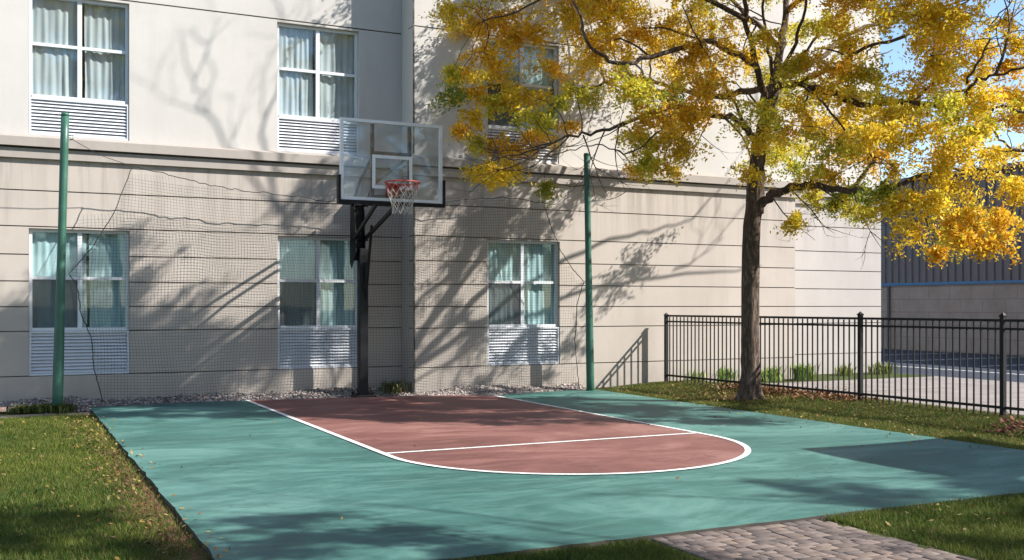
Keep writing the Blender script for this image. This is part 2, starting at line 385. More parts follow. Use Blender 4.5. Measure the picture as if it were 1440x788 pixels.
# slab strip left of the court, with brick edging against the gravel
stones('stepping_slabs',-4.2,1.02,14.62,15.08,-.03,.46,1.1,.02,[(.40,.32,.26),(.42,.35,.29),(.36,.26,.21)],'pale stone slabs laid between lawn and gravel')
stones('brick_edging',-4.2,.42,15.30,15.44,.045,.14,.24,.014,[(.34,.24,.19),(.40,.30,.25),(.28,.17,.13)],'low row of bricks edging the gravel bed',.012)

# side yard beyond the fence
mb=MB(); mb.box(11.05,16.6,-6,14.9,-.1,.005); mb.box(13.6,16.6,14.9,15.9,-.1,.003); o=mb.build('sidewalk',M['concrete']); tag(o,'pale concrete pavement behind the black fence','sidewalk',kind='structure')
mb=MB()
for i in range(9): mb.box(11.06,16.59,-5.0+2.2*i,-4.985+2.2*i,.0045,.0065)
mb.build('expansion_joint',M['groove'],o)
mb=MB(); mb.add([(16.6,-40,-.03),(26.3,-40,-.03),(26.3,70,-.03),(16.6,70,-.03)],[(0,1,2,3)]); pk=mb.build('parking_lot',M['asphalt']); tag(pk,'dark asphalt car park with white bay lines','car park',kind='structure')
for i in range(14):
    mb=MB(); y=4+2.6*i; mb.add([(20.6,y,-.026),(25.6,y,-.026),(25.6,y+.1,-.026),(20.6,y+.1,-.026)],[(0,1,2,3)]); mb.build('bay_line',M['line'],pk)
mb=MB(); mb.add([(18.9,-10,-.026),(19.0,-10,-.026),(19.0,50,-.026),(18.9,50,-.026)],[(0,1,2,3)]); mb.build('aisle_line',M['line'],pk)

# ------------------------------------------------------------------ hotel
hotel=thing('hotel_building',(5.8,16,0),'long two tone hotel wing with off white upper floor and grooved tan ground floor','building')
GR=[3.008,2.507,2.115,1.743,1.387,1.045,.42]      # groove heights
ZC=3.60; ZTOP=12.0
WZ=(1.045,2.48); GZ=(.42,1.045); UZ=(4.32,5.78); UG=(3.79,4.32); G1=5.82
wl=[(.30,1.62),(3.77,5.08)]; wr=[(7.06,8.40)]
def courses(mb,x0,x1,yw,zlo,zhi,grooves,openings,deep=.022,gh=.016,vj=[]):
    bands=[]; z=zlo
    for gzz in sorted([q for q in grooves if zlo<q<zhi])+[None]:
        top=gzz-gh/2 if gzz is not None else zhi
        bands.append((z,top,0))
        if gzz is not None: bands.append((top,top+gh,1)); z=top+gh
    for z0,z1,isg in bands:
        cuts=sorted(set([z0,z1]+[q for o in openings for q in (o[2],o[3]) if z0<q<z1]))
        for a,b in zip(cuts[:-1],cuts[1:]):
            xx=x0
            ops=sorted([o for o in openings if o[2]<=a+1e-6 and o[3]>=b-1e-6])
            segs=[]
            for o in ops: segs.append((xx,o[0])); xx=o[1]
            segs.append((xx,x1))
            for s0,s1 in segs:
                if s1-s0<1e-4: continue
                mb.cur=1 if isg else 0
                mb.box(s0,s1,yw+(deep if isg else 0),yw+.24,a,b)
    mb.cur=0
opL=[(a,b,GZ[0],WZ[1]) for a,b in wl]; opLU=[(a,b,UG[0],UZ[1]) for a,b in wl]+[(a,b,UG[0]+2.95,UZ[1]+2.95) for a,b in wl]
opR=[(a,b,GZ[0],WZ[1]) for a,b in wr]; opRU=[(a,b,UG[0],UZ[1]) for a,b in wr]+[(a,b,UG[0]+2.95,UZ[1]+2.95) for a,b in wr]
for x0,x1,yw,opl,opu,ml in ((-9,XS,YL,opL,opLU,'lower'),(XS,XE,YR,opR,opRU,'lower'),(XE,XEND,YE,[],[],'lower_end')):
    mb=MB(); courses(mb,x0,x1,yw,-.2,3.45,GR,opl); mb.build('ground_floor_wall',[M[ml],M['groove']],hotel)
    mb=MB(); courses(mb,x0,x1,yw+.03,3.78,ZTOP,[G1,G1+2.95],opu,.02,.02); mb.build('upper_wall',[M['upper'],M['groove']],hotel)
    mb=MB(); e0=x0; e1=x1+(.10 if x1 in (XE,XEND) else 0); e0=x0-(.10 if x0==XS else 0)
    mb.box(e0,e1,yw-.055,yw+.24,3.45,3.585); mb.box(x0-(.16 if x0==XS else 0),x1+(.16 if x1 in(XE,XEND) else 0),yw-.11,yw+.24,3.61,3.735); mb.cur=1; mb.box(e0,e1,yw-.03,yw+.24,3.585,3.61)  # dark recessed strip paints in the shadow line between the cornice bands
    # sloped weathering on top
    mb.cur=0; a0=x0-(.16 if x0==XS else 0); a1=x1+(.16 if x1 in(XE,XEND) else 0)
    mb.add([(a0,yw-.11,3.735),(a1,yw-.11,3.735),(a1,yw+.24,3.735),(a0,yw+.24,3.735),(a0,yw+.028,3.782),(a1,yw+.028,3.782),(a1,yw+.24,3.782),(a0,yw+.24,3.782)],[(4,5,6,7),(0,1,5,4),(1,2,6,5),(3,0,4,7)])
    mb.build('cornice',[M['cornice'],M['groove']],hotel)
# returns and hidden sides close the volume
for bx_,mm in (((XS+.003,XS+.24,YR+.24,YL+1,-.2,3.45),'lower'),((XE-.24,XE-.003,YR+.24,YE+1,-.2,3.45),'lower'),((XS+.003,XS+.24,YR+.27,YL+1,3.45,ZTOP),'upper'),((XE-.24,XE-.003,YR+.27,YE+1,3.45,ZTOP),'upper')):
    mb=MB(); mb.box(*bx_); mb.build('return_wall',M[mm],hotel)
mb=MB(); mb.box(XEND-.24,XEND-.003,YE+.24,30,-.2,ZTOP); mb.box(-9,-8.76,YL+.24,30,-.2,ZTOP); mb.box(-9,XEND,30,30.24,-.2,ZTOP); mb.build('side_wall',M['upper'],hotel)
mb=MB(); mb.box(-9.05,XS,YL-.02,30.3,ZTOP,ZTOP+.2); mb.box(XS,XE,YR-.02,30.3,ZTOP,ZTOP+.2); mb.box(XE,XEND,YE-.02,30.3,ZTOP,ZTOP+.2); mb.build('roof',M['roofm'],hotel)
mb=MB(); mb.box(XS-.004,XS+.014,YR-.004,YR+.02,-.1,3.44); mb.box(XS-.004,XS+.014,YR+.026,YR+.05,3.80,ZTOP-.01); mb.build('corner_joint',M['groove'],hotel)
# floors inside so that rooms are closed boxes
mb=MB(); mb.box(-8.7,XEND-.3,YL+.7,18.6,3.3,3.45); mb.box(-8.7,XEND-.3,18.6,18.8,-.2,ZTOP); mb.box(-8.7,XEND-.3,YL+.7,18.6,6.5,6.7); mb.build('interior_wall',M['dark_room'],hotel)
def pleats(mb,x0,x1,y,z0,z1,n,amp,seed):
    rr=random.Random(seed); N=n*8; V=[]
    ph=[rr.uniform(-.5,.5) for _ in range(n+2)]; am=[rr.uniform(.5,1.2) for _ in range(n+2)]
    for i in range(N+1):
        t=i/N; k=t*n; a=am[int(k)]
        V.append((x0+(x1-x0)*t+.012*math.sin(5*t+ph[0]), y+amp*a*math.sin(2*math.pi*k+ph[int(k)]*.6)))
    W_=len(V); zs=[z0+(z1-z0)*j/5 for j in range(6)]
    mb.add([(x+.006*math.sin(j*1.3+i*.2),yy*1.0+.008*math.sin(j+i*.35),z) for j,z in enumerate(zs) for i,(x,yy) in enumerate(V)],
           [(j*W_+i,j*W_+i+1,(j+1)*W_+i+1,(j+1)*W_+i) for j in range(5) for i in range(W_-1)])
def window(x0,x1,z0,z1,g0,g1,yw,mode,seed,lab):
    yf=yw+.06; fw=.045; xm=(x0+x1)/2; zm=z0+(z1-z0)*.52
    mb=MB()
    mb.box(x0+.004,x0+fw,yf,yf+.08,z0,z1-.004); mb.box(x1-fw,x1-.004,yf,yf+.08,z0,z1-.004)
    mb.box(x0+fw,x1-fw,yf,yf+.08,z1-fw,z1-.004); mb.box(x0+fw,x1-fw,yf-.02,yf+.08,z0,z0+fw)
    mb.box(xm-.03,xm+.03,yf+.004,yf+.07,z0+fw,z1-fw)
    for a,b in ((x0+fw,xm-.03),(xm+.03,x1-fw)): mb.box(a,b,yf+.006,yf+.066,zm-.022,zm+.022)
    w=mb.build('window',M['white'],hotel)
    if lab: w['label']=lab
    for a,b in ((x0+fw,xm-.03),(xm+.03,x1-fw)):
        for c,d in ((z0+fw,zm-.022),(zm+.022,z1-fw)):
            m2=MB(); m2.add([(a,yf+.04,c),(b,yf+.04,c),(b,yf+.04,d),(a,yf+.04,d)],[(0,1,2,3)]); m2.build('pane',M['glass'],w)
    if mode=='low':
        m2=MB(); m2.add([(x0+fw,yf+.02,z0+fw),(xm-.03,yf+.02,z0+fw),(xm-.03,yf+.02,zm-.022),(x0+fw,yf+.02,zm-.022)],[(0,1,2,3)]); m2.build('insect_screen',M['screen'],w)
    rr=random.Random(seed)
    m2=MB(); gap=rr.uniform(-.05,.12)
    pleats(m2,x0-.08,xm+gap,yf+.075,z0-.05,z1+.1,8,.0085,seed); m2.build('curtain',M['curtain_teal'] if mode=='low' else M['curtain_white'],w,True)
    m2=MB(); pleats(m2,xm+gap+.03,x1+.08,yf+.10,z0-.05,z1+.1,7,.009,seed+5); m2.build('curtain',M['curtain_teal'] if mode=='low' else M['curtain_white'],w,True)
    # louvred vent below
    mb=MB(); gf=.03; yg=yw+.012
    mb.box(x0+.004,x0+gf,yg,yg+.1,g0+.004,g1-.004); mb.box(x1-gf,x1-.004,yg,yg+.1,g0+.004,g1-.004); mb.box(x0+gf,x1-gf,yg,yg+.1,g0+.004,g0+gf); mb.box(x0+gf,x1-gf,yg,yg+.1,g1-gf,g1-.004)
    n=int((g1-g0)/.05)
    for i in range(n):
        z=g0+gf+(g1-g0-2*gf)*(i+.15)/n; h=(g1-g0-2*gf)/n
        mb.add([(x0+gf,yg+.008,z),(x1-gf,yg+.008,z),(x1-gf,yg+.04,z+h*.78),(x0+gf,yg+.04,z+h*.78),(x0+gf,yg+.014,z-.004),(x1-gf,yg+.014,z-.004),(x1-gf,yg+.046,z+h*.78-.004),(x0+gf,yg+.046,z+h*.78-.004)],[(0,1,2,3),(7,6,5,4),(0,4,5,1)])
    mb.cur=1; mb.box(x0+gf,x1-gf,yg+.07,yg+.09,g0+gf,g1-gf)
    mb.build('vent_grille',[M['louver'],M['vent_back']],hotel)
for i,(a,b) in enumerate(wl):
    window(a,b,*WZ,*GZ,YL,'low',20+i,None); window(a,b,*UZ,*UG,YL+.03,'up',30+i,None); window(a,b,UZ[0]+2.95,UZ[1]+2.95,UG[0]+2.95,UG[1]+2.95,YL+.03,'up',40+i,None)
for i,(a,b) in enumerate(wr):
    window(a,b,*WZ,*GZ,YR,'low',50,None); window(a,b,*UZ,*UG,YR+.03,'low',60,None); window(a,b,UZ[0]+2.95,UZ[1]+2.95,UG[0]+2.95,UG[1]+2.95,YR+.03,'up',70,None)

# ------------------------------------------------------------------ grey metal building
ware=thing('metal_building',(26.2,25,0),'grey ribbed metal building with block base and blue stripe beyond the car park','building')
mb=MB(); mb.box(26.2,44,0,70,-.2,2.05); mb.build('block_base',M['block'],ware)
mb=MB(); mb.box(26.14,44,-.05,70.05,2.053,2.14); mb.build('blue_trim',M['blue'],ware)
mb=MB(); prof=[]; y=0
while y<70: prof+= [(26.22,y),(26.22,y+.16),(26.17,y+.19),(26.17,y+.25),(26.22,y+.28)]; y+=.28
n=len(prof); mb.add([(x,y,2.142) for x,y in prof]+[(x,y,5.4) for x,y in prof],[(i+1,i,n+i,n+i+1) for i in range(n-1)]); mb.box(26.25,44,0,70,2.142,5.38)
mb.build('metal_siding',M['siding'],ware)
mb=MB(); mb.box(26.05,44.1,-.1,70.1,5.402,5.52); mb.build('roof',M['siding'],ware)
for y in (19.8,25.2,31): mb=MB(); mb.tube([(26.13,y,0),(26.13,y,2.03)],.05,8); mb.build('pipe',M['siding'],ware)

# ------------------------------------------------------------------ basketball hoop
HX,HYp=4.955,15.36
hoop=thing('basketball_hoop',(HX,HYp,0),'black basketball hoop with clear backboard and red rim at the end of the key','basketball hoop')
mb=MB(); mb.cbox(HX-.07,HX+.07,HYp-.07,HYp+.07,-.1,2.28,.012)
mb.build('post',M['black'],hoop)
mb=MB(); mb.cbox(HX-.17,HX+.17,HYp-.17,HYp+.17,-.05,.035,.015)
for sx in(-1,1):
    for sy in(-1,1): mb.tube([(HX+sx*.12,HYp+sy*.12,.03),(HX+sx*.12,HYp+sy*.12,.07)],.018,6)
mb.build('base_plate',M['black'],hoop)
YB=13.51; BX=4.78; HW=.737; ZB0,ZB1=2.83,3.93
# upper pivot bracket behind the post head
mb=MB()
for sx in(-1,1):
    x=HX-.05+sx*.075
    prof=[(HYp-.07,2.22),(HYp+.16,1.98),(HYp+.24,2.06),(HYp+.22,3.02),(HYp+.04,3.06),(HYp-.06,2.5)]
    V=[(x-.006,y,z) for y,z in prof]+[(x+.006,y,z) for y,z in prof]; k=len(prof)
    mb.add(V,[tuple(range(k-1,-1,-1)),tuple(range(k,2*k))]+[(i,(i+1)%k,k+(i+1)%k,k+i) for i in range(k)])
mb.box(HX-.12,HX+.02,HYp+.06,HYp+.19,2.1,3.0)
for z in (2.95,2.42): mb.tube([(HX-.17,HYp+.05,z),(HX+.10,HYp+.05,z)],.02,8)
mb.build('pivot_bracket',M['black'],hoop)
# parallel arms
for sx in (-1,1):
    mb=MB(); mb.tube([(HX-.05+sx*.09,HYp+.06,2.95),(BX+sx*.12,HYp-.75,3.20),(BX+sx*.25,YB+.09,3.46)],.022,8); mb.build('upper_arm',M['black'],hoop)
    mb=MB(); mb.bar((HX-.05+sx*.085,HYp+.02,2.42),(BX+sx*.16,YB+.09,2.86),.036,.055); mb.build('lower_arm',M['black'],hoop)
mb=MB(); mb.tube([(HX+.03,HYp-.06,1.5),(HX+.03,HYp-.35,2.62)],.022,8); mb.tube([(HX+.03,HYp-.02,1.48),(HX+.03,HYp-.17,2.06)],.034,8)
mb.build('lift_cylinder',M['black'],hoop)
# backboard
mb=MB(); mb.box(BX-HW+.02,BX+HW-.02,YB-.006,YB+.006,ZB0+.02,ZB1-.02); board=mb.build('backboard',M['bglass'],hoop)
mb=MB(); fr=.042
mb.box(BX-HW,BX-HW+fr,YB-.02,YB+.03,ZB0,ZB1); mb.box(BX+HW-fr,BX+HW,YB-.02,YB+.03,ZB0,ZB1); mb.box(BX-HW+fr,BX+HW-fr,YB-.02,YB+.03,ZB1-fr,ZB1); mb.box(BX-HW+fr,BX+HW-fr,YB-.02,YB+.03,ZB0,ZB0+fr)
mb.build('frame',M['bwhite'],board)
mb=MB(); sw=.045; q0,q1,r0,r1=BX-.29,BX+.29,3.00,3.46; yy0,yy1=YB-.010,YB-.0065
mb.box(q0,q0+sw,yy0,yy1,r0,r1); mb.box(q1-sw,q1,yy0,yy1,r0,r1); mb.box(q0+sw,q1-sw,yy0,yy1,r1-sw,r1); mb.box(q0+sw,q1-sw,yy0,yy1,r0,r0+sw)
mb.build('target_square',M['bwhite'],board)
mb=MB(); pw=.055
mb.box(BX-HW-pw*.6,BX+HW+pw*.6,YB-.045,YB+.05,ZB0-.052,ZB0-.002)
for s in(-1,1):
    xa=BX+s*HW; mb.box(min(xa+s*.002,xa+s*pw*.6+s*.002),max(xa+s*.002,xa+s*pw*.6+s*.002),YB-.045,YB+.05,ZB0-.002,ZB0+.33)
mb.build('edge_pad',M['pad'],board)
mb=MB()
for s in(-1,1): mb.box(BX+s*.27-.024,BX+s*.27+.024,YB+.032,YB+.075,ZB0+.02,ZB1-.05)
mb.box(BX-.246,BX+.246,YB+.036,YB+.07,3.47,3.515); mb.box(BX-.246,BX+.246,YB+.036,YB+.07,2.86,2.92)
mb.build('rear_frame',M['black'],board)
# rim
RY=YB-.38-.02; RR=.232; ZR=3.05
mb=MB(); mb.tube([(BX+RR*math.cos(t),RY+RR*math.sin(t),ZR) for t in [2*math.pi*i/40 for i in range(41)]],.010,8,False)
mb.box(BX-.10,BX+.10,YB-.022,YB-.012,2.90,3.07); mb.box(BX-.07,BX+.07,RY+RR-.01,YB-.02,ZR-.012,ZR+.006)
for s in(-1,1): mb.tube([(BX+s*.09,YB-.02,2.93),(BX+s*.14,RY+.18,ZR-.02)],.010,6)
for i in range(12):
    t=2*math.pi*(i+.5)/12; c,s_=math.cos(t),math.sin(t)
    mb.tube([(BX+RR*.99*c,RY+RR*.99*s_,ZR-.008),(BX+RR*.96*c,RY+RR*.96*s_,ZR-.03),(BX+RR*.92*c,RY+RR*.92*s_,ZR-.03),(BX+RR*.95*c,RY+RR*.95*s_,ZR-.006)],.004,5)
rim=mb.build('rim',M['rim'],hoop,True)
mb=MB(); nl=12; lv=[(0,.222,-.02),(1,.205,-.10),(2,.178,-.18),(3,.15,-.26),(4,.132,-.34),(5,.135,-.42)]
def np_(k,i): 
    r,z=lv[k][1],lv[k][2]; t=2*math.pi*(i+.5*(k%2)+.5)/nl; jz=random.Random(k*31+i%nl).uniform(-.012,.012)
    return (BX+r*math.cos(t),RY+r*math.sin(t),ZR+z+jz)
for k in range(5):
    for i in range(nl):
        a=np_(k,i); 
        for j in ((0,-1) if k%2==0 else (0,1)):
            b=np_(k+1,i+j); m_=[(a[q]+b[q])/2 for q in range(3)]; m_[2]-=.006
            mb.cur=1 if k==0 else 0; mb.tube([a,m_,b],.0045,5,False)
mb.build('net',[M['cord'],M['cord_red']],rim,True)

# ------------------------------------------------------------------ ball-stop net on two green poles
def pole(x,y,top,r0,r1,label,lean):
    p=thing('green_pole',(x,y,0),label,'pole','green steel poles of the ball stop net')
    mb=MB(); N=10; mb.tube([(x+lean[0]*i/N,y+lean[1]*i/N,-.15+(top+.15)*i/N) for i in range(N+1)],[r0+(r1-r0)*min(1,max(0,(i-2)/4)) for i in range(N+1)],20)
    mb.build('shaft',M['green_pole'],p,True)
    mb=MB(); mb.tube([(x+lean[0],y+lean[1],top-.02),(x+lean[0],y+lean[1],top+.02)],[r1*1.08,r1*.9],20); mb.build('cap',M['green_pole'],p,True)
    mb=MB(); mb.tube([(x+lean[0]*.95+r1,y+lean[1],top-.28),(x+lean[0]*.95+r1+.05,y+lean[1],top-.27),(x+lean[0]*.95+r1+.05,y+lean[1],top-.33),(x+lean[0]*.95+r1,y+lean[1],top-.34)],.008,6); mb.build('eye_bolt',M['netting'],p)
    return p
PL=(.63,15.20); PR=(8.70,14.82)
pole(*PL,3.98,.068,.053,'weathered green steel pole at the corner of lawn and court',(.10,0))
pole(*PR,3.9,.066,.052,'green steel pole at the court corner beside the black fence',(-.06,.02))
netr=thing('ball_net',(PL[0],PL[1],0),'slack black ball stop netting strung between two green poles in front of the wall','net')
def netline(x):
    K=[(.6,15.30),(3,15.60),(4.9,15.60),(5.6,15.24),(7,15.10),(8.75,14.90)]
    for (x0,y0),(x1,y1) in zip(K[:-1],K[1:]):
        if x<=x1: 
            t=(x-x0)/(x1-x0); return y0+(y1-y0)*t
    return K[-1][1]
# outline in wall-ish coordinates (x,z): top sag, left and right edges
def wallpt(px,py,y=15.3):
    # point of the vertical plane y=const seen at a pixel
    u=(px-CX)/F; x=y*(sa+u*ca)/(ca-u*sa); D=x*sa+y*ca; return x,HC+(HY-py)*D/F
TOP=[wallpt(*p) for p in ((188,232),(240,243),(300,258),(350,266),(400,271),(470,280),(548,288),(620,285),(700,279),(768,290))]
LE=[wallpt(*p) for p in ((188,232),(160,300),(128,350),(97,386),(108,400),(114,440),(128,475),(133,520),(143,560),(146,566))]
RE=[wallpt(*p,14.95) for p in ((768,290),(776,320),(788,352),(806,380),(820,396),(812,430),(808,480),(812,520),(816,548))]
def interp(K,v,ax):
    K=sorted(K,key=lambda p:p[ax])
    if v<=K[0][ax]: return K[0][1-ax]
    for a,b in zip(K[:-1],K[1:]):
        if v<=b[ax]: return a[1-ax]+(b[1-ax]-a[1-ax])*(v-a[ax])/max(1e-6,b[ax]-a[ax])
    return K[-1][1-ax]
SP=.044; mb=MB(); TH=.0016
def rib(pts):
    """thin three sided twine"""
    mb.tube(pts,TH,3,False)
def ny(x,z): return netline(x)+.035*math.sin(x*2.3+z*1.1)+.02*math.sin(z*4+x*.9)+.006*math.sin(x*9)
zmin=.02; zz=zmin
xlo=min(p[0] for p in LE); xhi=max(p[0] for p in RE)
rows=[]
z=zmin
while z<3.2:
    xl=interp(LE,z,1); xr=interp(RE,z,1)
    pts=[]; x=xl
    while x<=xr:
        zt=z+.02*math.sin(x*1.7+z*2)-.10*math.sin(math.pi*(x-xl)/(xr-xl))*(z/3)
        if zt<interp(TOP,x,0) or (x<TOP[0][0]) or (x>TOP[-1][0]): pts.append((x,ny(x,zt),zt))
        else:
            if len(pts)>1: rib(pts)
            pts=[]
        x+=.12
    if len(pts)>1: rib(pts)
    z+=SP
x=xlo
while x<xhi:
    pts=[]; z=zmin
    while z<3.3:
        xx=x+.03*math.sin(z*1.9+x*1.3)+.012*math.sin(z*5+x*3)
        ok=interp(LE,z,1)<=xx<=interp(RE,z,1) and (z<=interp(TOP,xx,0) or xx<TOP[0][0] or xx>TOP[-1][0])
        if ok: pts.append((xx,ny(xx,z),z))
        else:
            if len(pts)>1: rib(pts)
            pts=[]
        z+=.12
    if len(pts)>1: rib(pts)
    x+=SP
net_o=mb.build('netting',M['netting'],netr)
def rope(name,K,r,wob=.008):
    P=[]
    for a,b in zip(K[:-1],K[1:]):
        for i in range(8):
            t=i/8; xx=a[0]+(b[0]-a[0])*t; z=a[1]+(b[1]-a[1])*t
            P.append((xx+random.uniform(-wob,wob),ny(xx,z)-.01,z+random.uniform(-wob,wob)))
    P.append((K[-1][0],ny(K[-1][0],K[-1][1])-.01,K[-1][1]))
    m=MB(); m.tube(P,r,6); return m.build(name,M['netting'],netr)
rope('border_rope',TOP,.006,.014); rope('border_rope',LE,.0065); rope('border_rope',RE,.0065)
m=MB(); tl=(PL[0]+.095,PL[1],3.7); e=TOP[0]
m.tube([tl,( (tl[0]+e[0])/2,15.36,(3.7+e[1])/2-.05),(e[0],ny(*e),e[1])],.0045,5); m.build('tie_cord',M['netting'],netr); m=MB()
tr=(PR[0]-.06,PR[1],3.62); e=TOP[-1]; m.tube([(e[0],ny(*e),e[1]),((tr[0]+e[0])/2,14.9,(3.62+e[1])/2-.06),tr],.0045,5)
m.build('tie_cord',M['netting'],netr)

# ------------------------------------------------------------------ fence
fence=thing('metal_fence',(10.55,15.2,0),'black metal picket fence running out from the tan wall past the tree','fence')
FP=[]                              # post positions
for i in range(5):
    t=i*2.2; FP.append((10.41+.042*t, 15.12-t))
pk0=MB(); pk0.box(-.008,.008,-.008,.008,0,1.12); pickmesh=None
def fz(x,y): return .05
for i,(x,y) in enumerate(FP):
    zt=1.30 if i!=0 else 1.26
    mb=MB(); w=.027; mb.box(x-w,x+w,y-w,y+w,-.1,zt-.03); p=mb.build('post',M['fence'],fence)
    mb=MB(); mb.box(x-w-.006,x+w+.006,y-w-.006,y+w+.006,zt-.03,zt-.012)
    mb.add([(x-w,y-w,zt-.012),(x+w,y-w,zt-.012),(x+w,y+w,zt-.012),(x-w,y+w,zt-.012),(x,y,zt+.025)],[(0,1,4),(1,2,4),(2,3,4),(3,0,4)]); mb.build('cap',M['fence'],p)
first=None
for (xa,ya),(xb,yb) in zip(FP[:-1],FP[1:]):
    for z,h in ((1.225,.032),(1.125,.028),(.185,.032)):
        mb=MB(); d=Vector((xb-xa,yb-ya,0)).normalized()*.034
        mb.bar((xa+d.x,ya+d.y,z),(xb-d.x,yb-d.y,z),.026,h); mb.build('rail',M['fence'],fence)
    N=22
    for k in range(1,N):
        t=k/N; x=xa+(xb-xa)*t; y=ya+(yb-ya)*t
        if first is None:
            mb=MB(); mb.box(10.55-.008,10.55+.008,15.2-.008,15.2+.008,.07,1.209); first=mb.build('picket',M['fence'],fence); c=first
        else: c=first.copy(); col.objects.link(c)
        c.location=(x-10.55,y-15.2,random.uniform(-.004,.0))

# ------------------------------------------------------------------ tree
TB=Vector((9.76,12.03,.04)); TD=15.1
tree=thing('honey_locust_tree',tuple(TB),'tall tree with golden orange autumn leaves and a rough brown trunk beside the fence','tree')
def lim(pts): return [at(x,y,TD+d) for x,y,d in pts]
LIMBS=[ # (points px,py,depth offset), r0, r1
 ([(1062,300,0),(1063,250,0),(1067,200,0),(1078,160,.1),(1089,119,.2)],.125,.095),
 ([(1066,292,0),(1085,276,-.2),(1112,264,-.5),(1150,262,-.9),(1200,268,-1.3),(1240,272,-1.6),(1290,250,-2.0),(1330,235,-2.2)],.075,.02),
 ([(1066,205,0),(1048,178,-.3),(1030,164,-.6),(1000,162,-.9),(955,150,-1.2),(900,165,-1.5),(850,185,-1.7),(800,192,-1.8),(740,214,-1.9),(690,225,-2)],.055,.007),
 ([(1089,119,.2),(1098,70,.5),(1104,20,.8),(1108,-60,1.1),(1120,-160,1.3),(1128,-260,1.4)],.075,.02),
 ([(1078,150,.1),(1062,90,-.6),(1050,30,-1.1),(1040,-50,-1.5),(1020,-140,-1.9)],.06,.015),
 ([(1089,125,.2),(1050,128,.9),(1010,138,1.5),(960,128,1.9),(900,110,2.2),(840,120,2.4),(790,132,2.5),(730,120,2.5),(680,95,2.4)],.06,.008),
 ([(1062,92,-.6),(1000,60,-1.4),(930,75,-2.0),(870,90,-2.3),(825,58,-2.4),(815,15,-2.4),(780,-20,-2.2)],.045,.01),
 ([(1050,30,-1.1),(980,-10,-1.7),(900,-30,-2.2),(820,-25,-2.5),(740,10,-2.4),(680,30,-2.2)],.04,.008),
 ([(1089,121,.2),(1125,118,-.3),(1170,132,-.8),(1220,150,-1.2),(1260,143,-1.6),(1310,148,-1.9),(1345,150,-2.1),(1365,120,-2.4),(1400,105,-2.6),(1450,95,-2.8)],.06,.012),
 ([(1345,150,-2.1),(1320,180,-2.3),(1280,196,-2.4),(1240,210,-2.6)],.02,.007),
 ([(1100,110,.3),(1150,85,.9),(1190,50,1.5),(1260,25,2.1),(1330,10,2.5),(1400,-20,2.8)],.055,.012),
 ([(1104,20,.8),(1160,-30,.4),(1230,-70,.1),(1310,-90,-.2),(1400,-110,-.4)],.045,.012),
 ([(1098,70,.5),(1040,10,1.8),(980,-50,2.6),(910,-90,3.1),(840,-110,3.3)],.045,.012),
 ([(1330,235,-2.2),(1370,240,-2.6),(1420,245,-2.8),(1470,255,-3)],.02,.008),
 ([(1240,272,-1.6),(1290,300,-1.3),(1340,320,-1.0),(1390,335,-.8)],.018,.006),
 ([(1150,85,.9),(1210,110,1.9),(1270,130,2.7),(1340,130,3.2),(1420,110,3.6)],.035,.01),
 ([(1470,255,-3),(1500,190,-2.9),(1440,158,-2.8),(1395,152,-2.7),(1398,180,-2.7),(1416,204,-2.6),(1450,216,-2.5)],.022,.012),
 ([(1450,216,-2.5),(1400,214,-2.4),(1355,218,-2.3),(1320,222,-2.2)],.014,.006),
 ([(1089,119,.2),(1080,70,-.2),(1075,10,-.6),(1085,-60,-1.0)],.035,.012),
 ([(1095,110,.2),(1118,60,-.5),(1135,0,-1.1),(1160,-80,-1.6)],.035,.012),
 ([(1100,108,.2),(1135,70,.2),(1165,20,.1),(1185,-40,0)],.03,.01),
 ([(1105,118,.0),(1160,100,-.8),(1215,70,-1.5),(1270,50,-2.0),(1330,20,-2.4),(1390,-20,-2.6)],.035,.009),
 ([(1110,118,-.2),(1150,105,.6),(1200,90,1.3),(1255,70,1.8)],.025,.008),
 ([(1125,118,-.3),(1160,150,-1.2),(1200,200,-2.0),(1240,225,-2.5)],.022,.007),
 ([(1048,178,-.3),(1020,120,-1.2),(990,70,-1.9),(960,10,-2.4)],.025,.008),
 ([(955,150,-1.2),(920,190,-1.4),(880,215,-1.5),(840,205,-1.6),(790,215,-1.7),(745,225,-1.8)],.014,.005),
 ([(1360,118,-2.4),(1385,70,-2.5),(1400,25,-2.6),(1440,-10,-2.7)],.018,.006),
 ([(1385,70,-2.5),(1415,60,-2.3),(1445,40,-2.2)],.010,.004),
 ([(1400,105,-2.6),(1410,75,-2.9),(1400,40,-3.1),(1420,5,-3.2)],.010,.004),
 ([(1200,268,-1.3),(1230,225,-.4),(1280,195,.6),(1340,180,1.2)],.03,.008),
]
def smooth_line(P,k=5,jit=.02,seed=1):
    rr=random.Random(seed); out=[]; n=len(P)
    for i in range(n-1):
        p0=P[max(i-1,0)];p1=P[i];p2=P[i+1];p3=P[min(i+2,n-1)]
        for j in range(k):
            t=j/k; q=0.5*((2*p1)+(p2-p0)*t+(2*p0-5*p1+4*p2-p3)*t*t+(3*p1-p0-3*p2+p3)*t*t*t)
            if not(i==0 and j==0): q=q+Vector((rr.uniform(-jit,jit),rr.uniform(-jit,jit),rr.uniform(-jit,jit)))
            out.append(q)
    out.append(P[-1]); return out
LEAD=[([(9.7,12.0,7.6),(9.35,12.0,8.6),(9.3,12.0,9.6),(9.5,12.1,10.5),(9.25,12.1,11.4)],.028,.006),([(9.5,12.0,8.1),(8.9,12.0,8.9),(8.45,12.0,9.6),(8.25,12.0,10.1),(7.9,12.1,10.6)],.020,.005),([(9.4,12.0,10.2),(9.8,12.1,10.8),(10.0,12,11.6)],.010,.004),([(8.45,12,9.6),(8.5,12,10.3),(8.2,12,10.9)],.009,.004)]
mbT=MB(); mbB=MB()
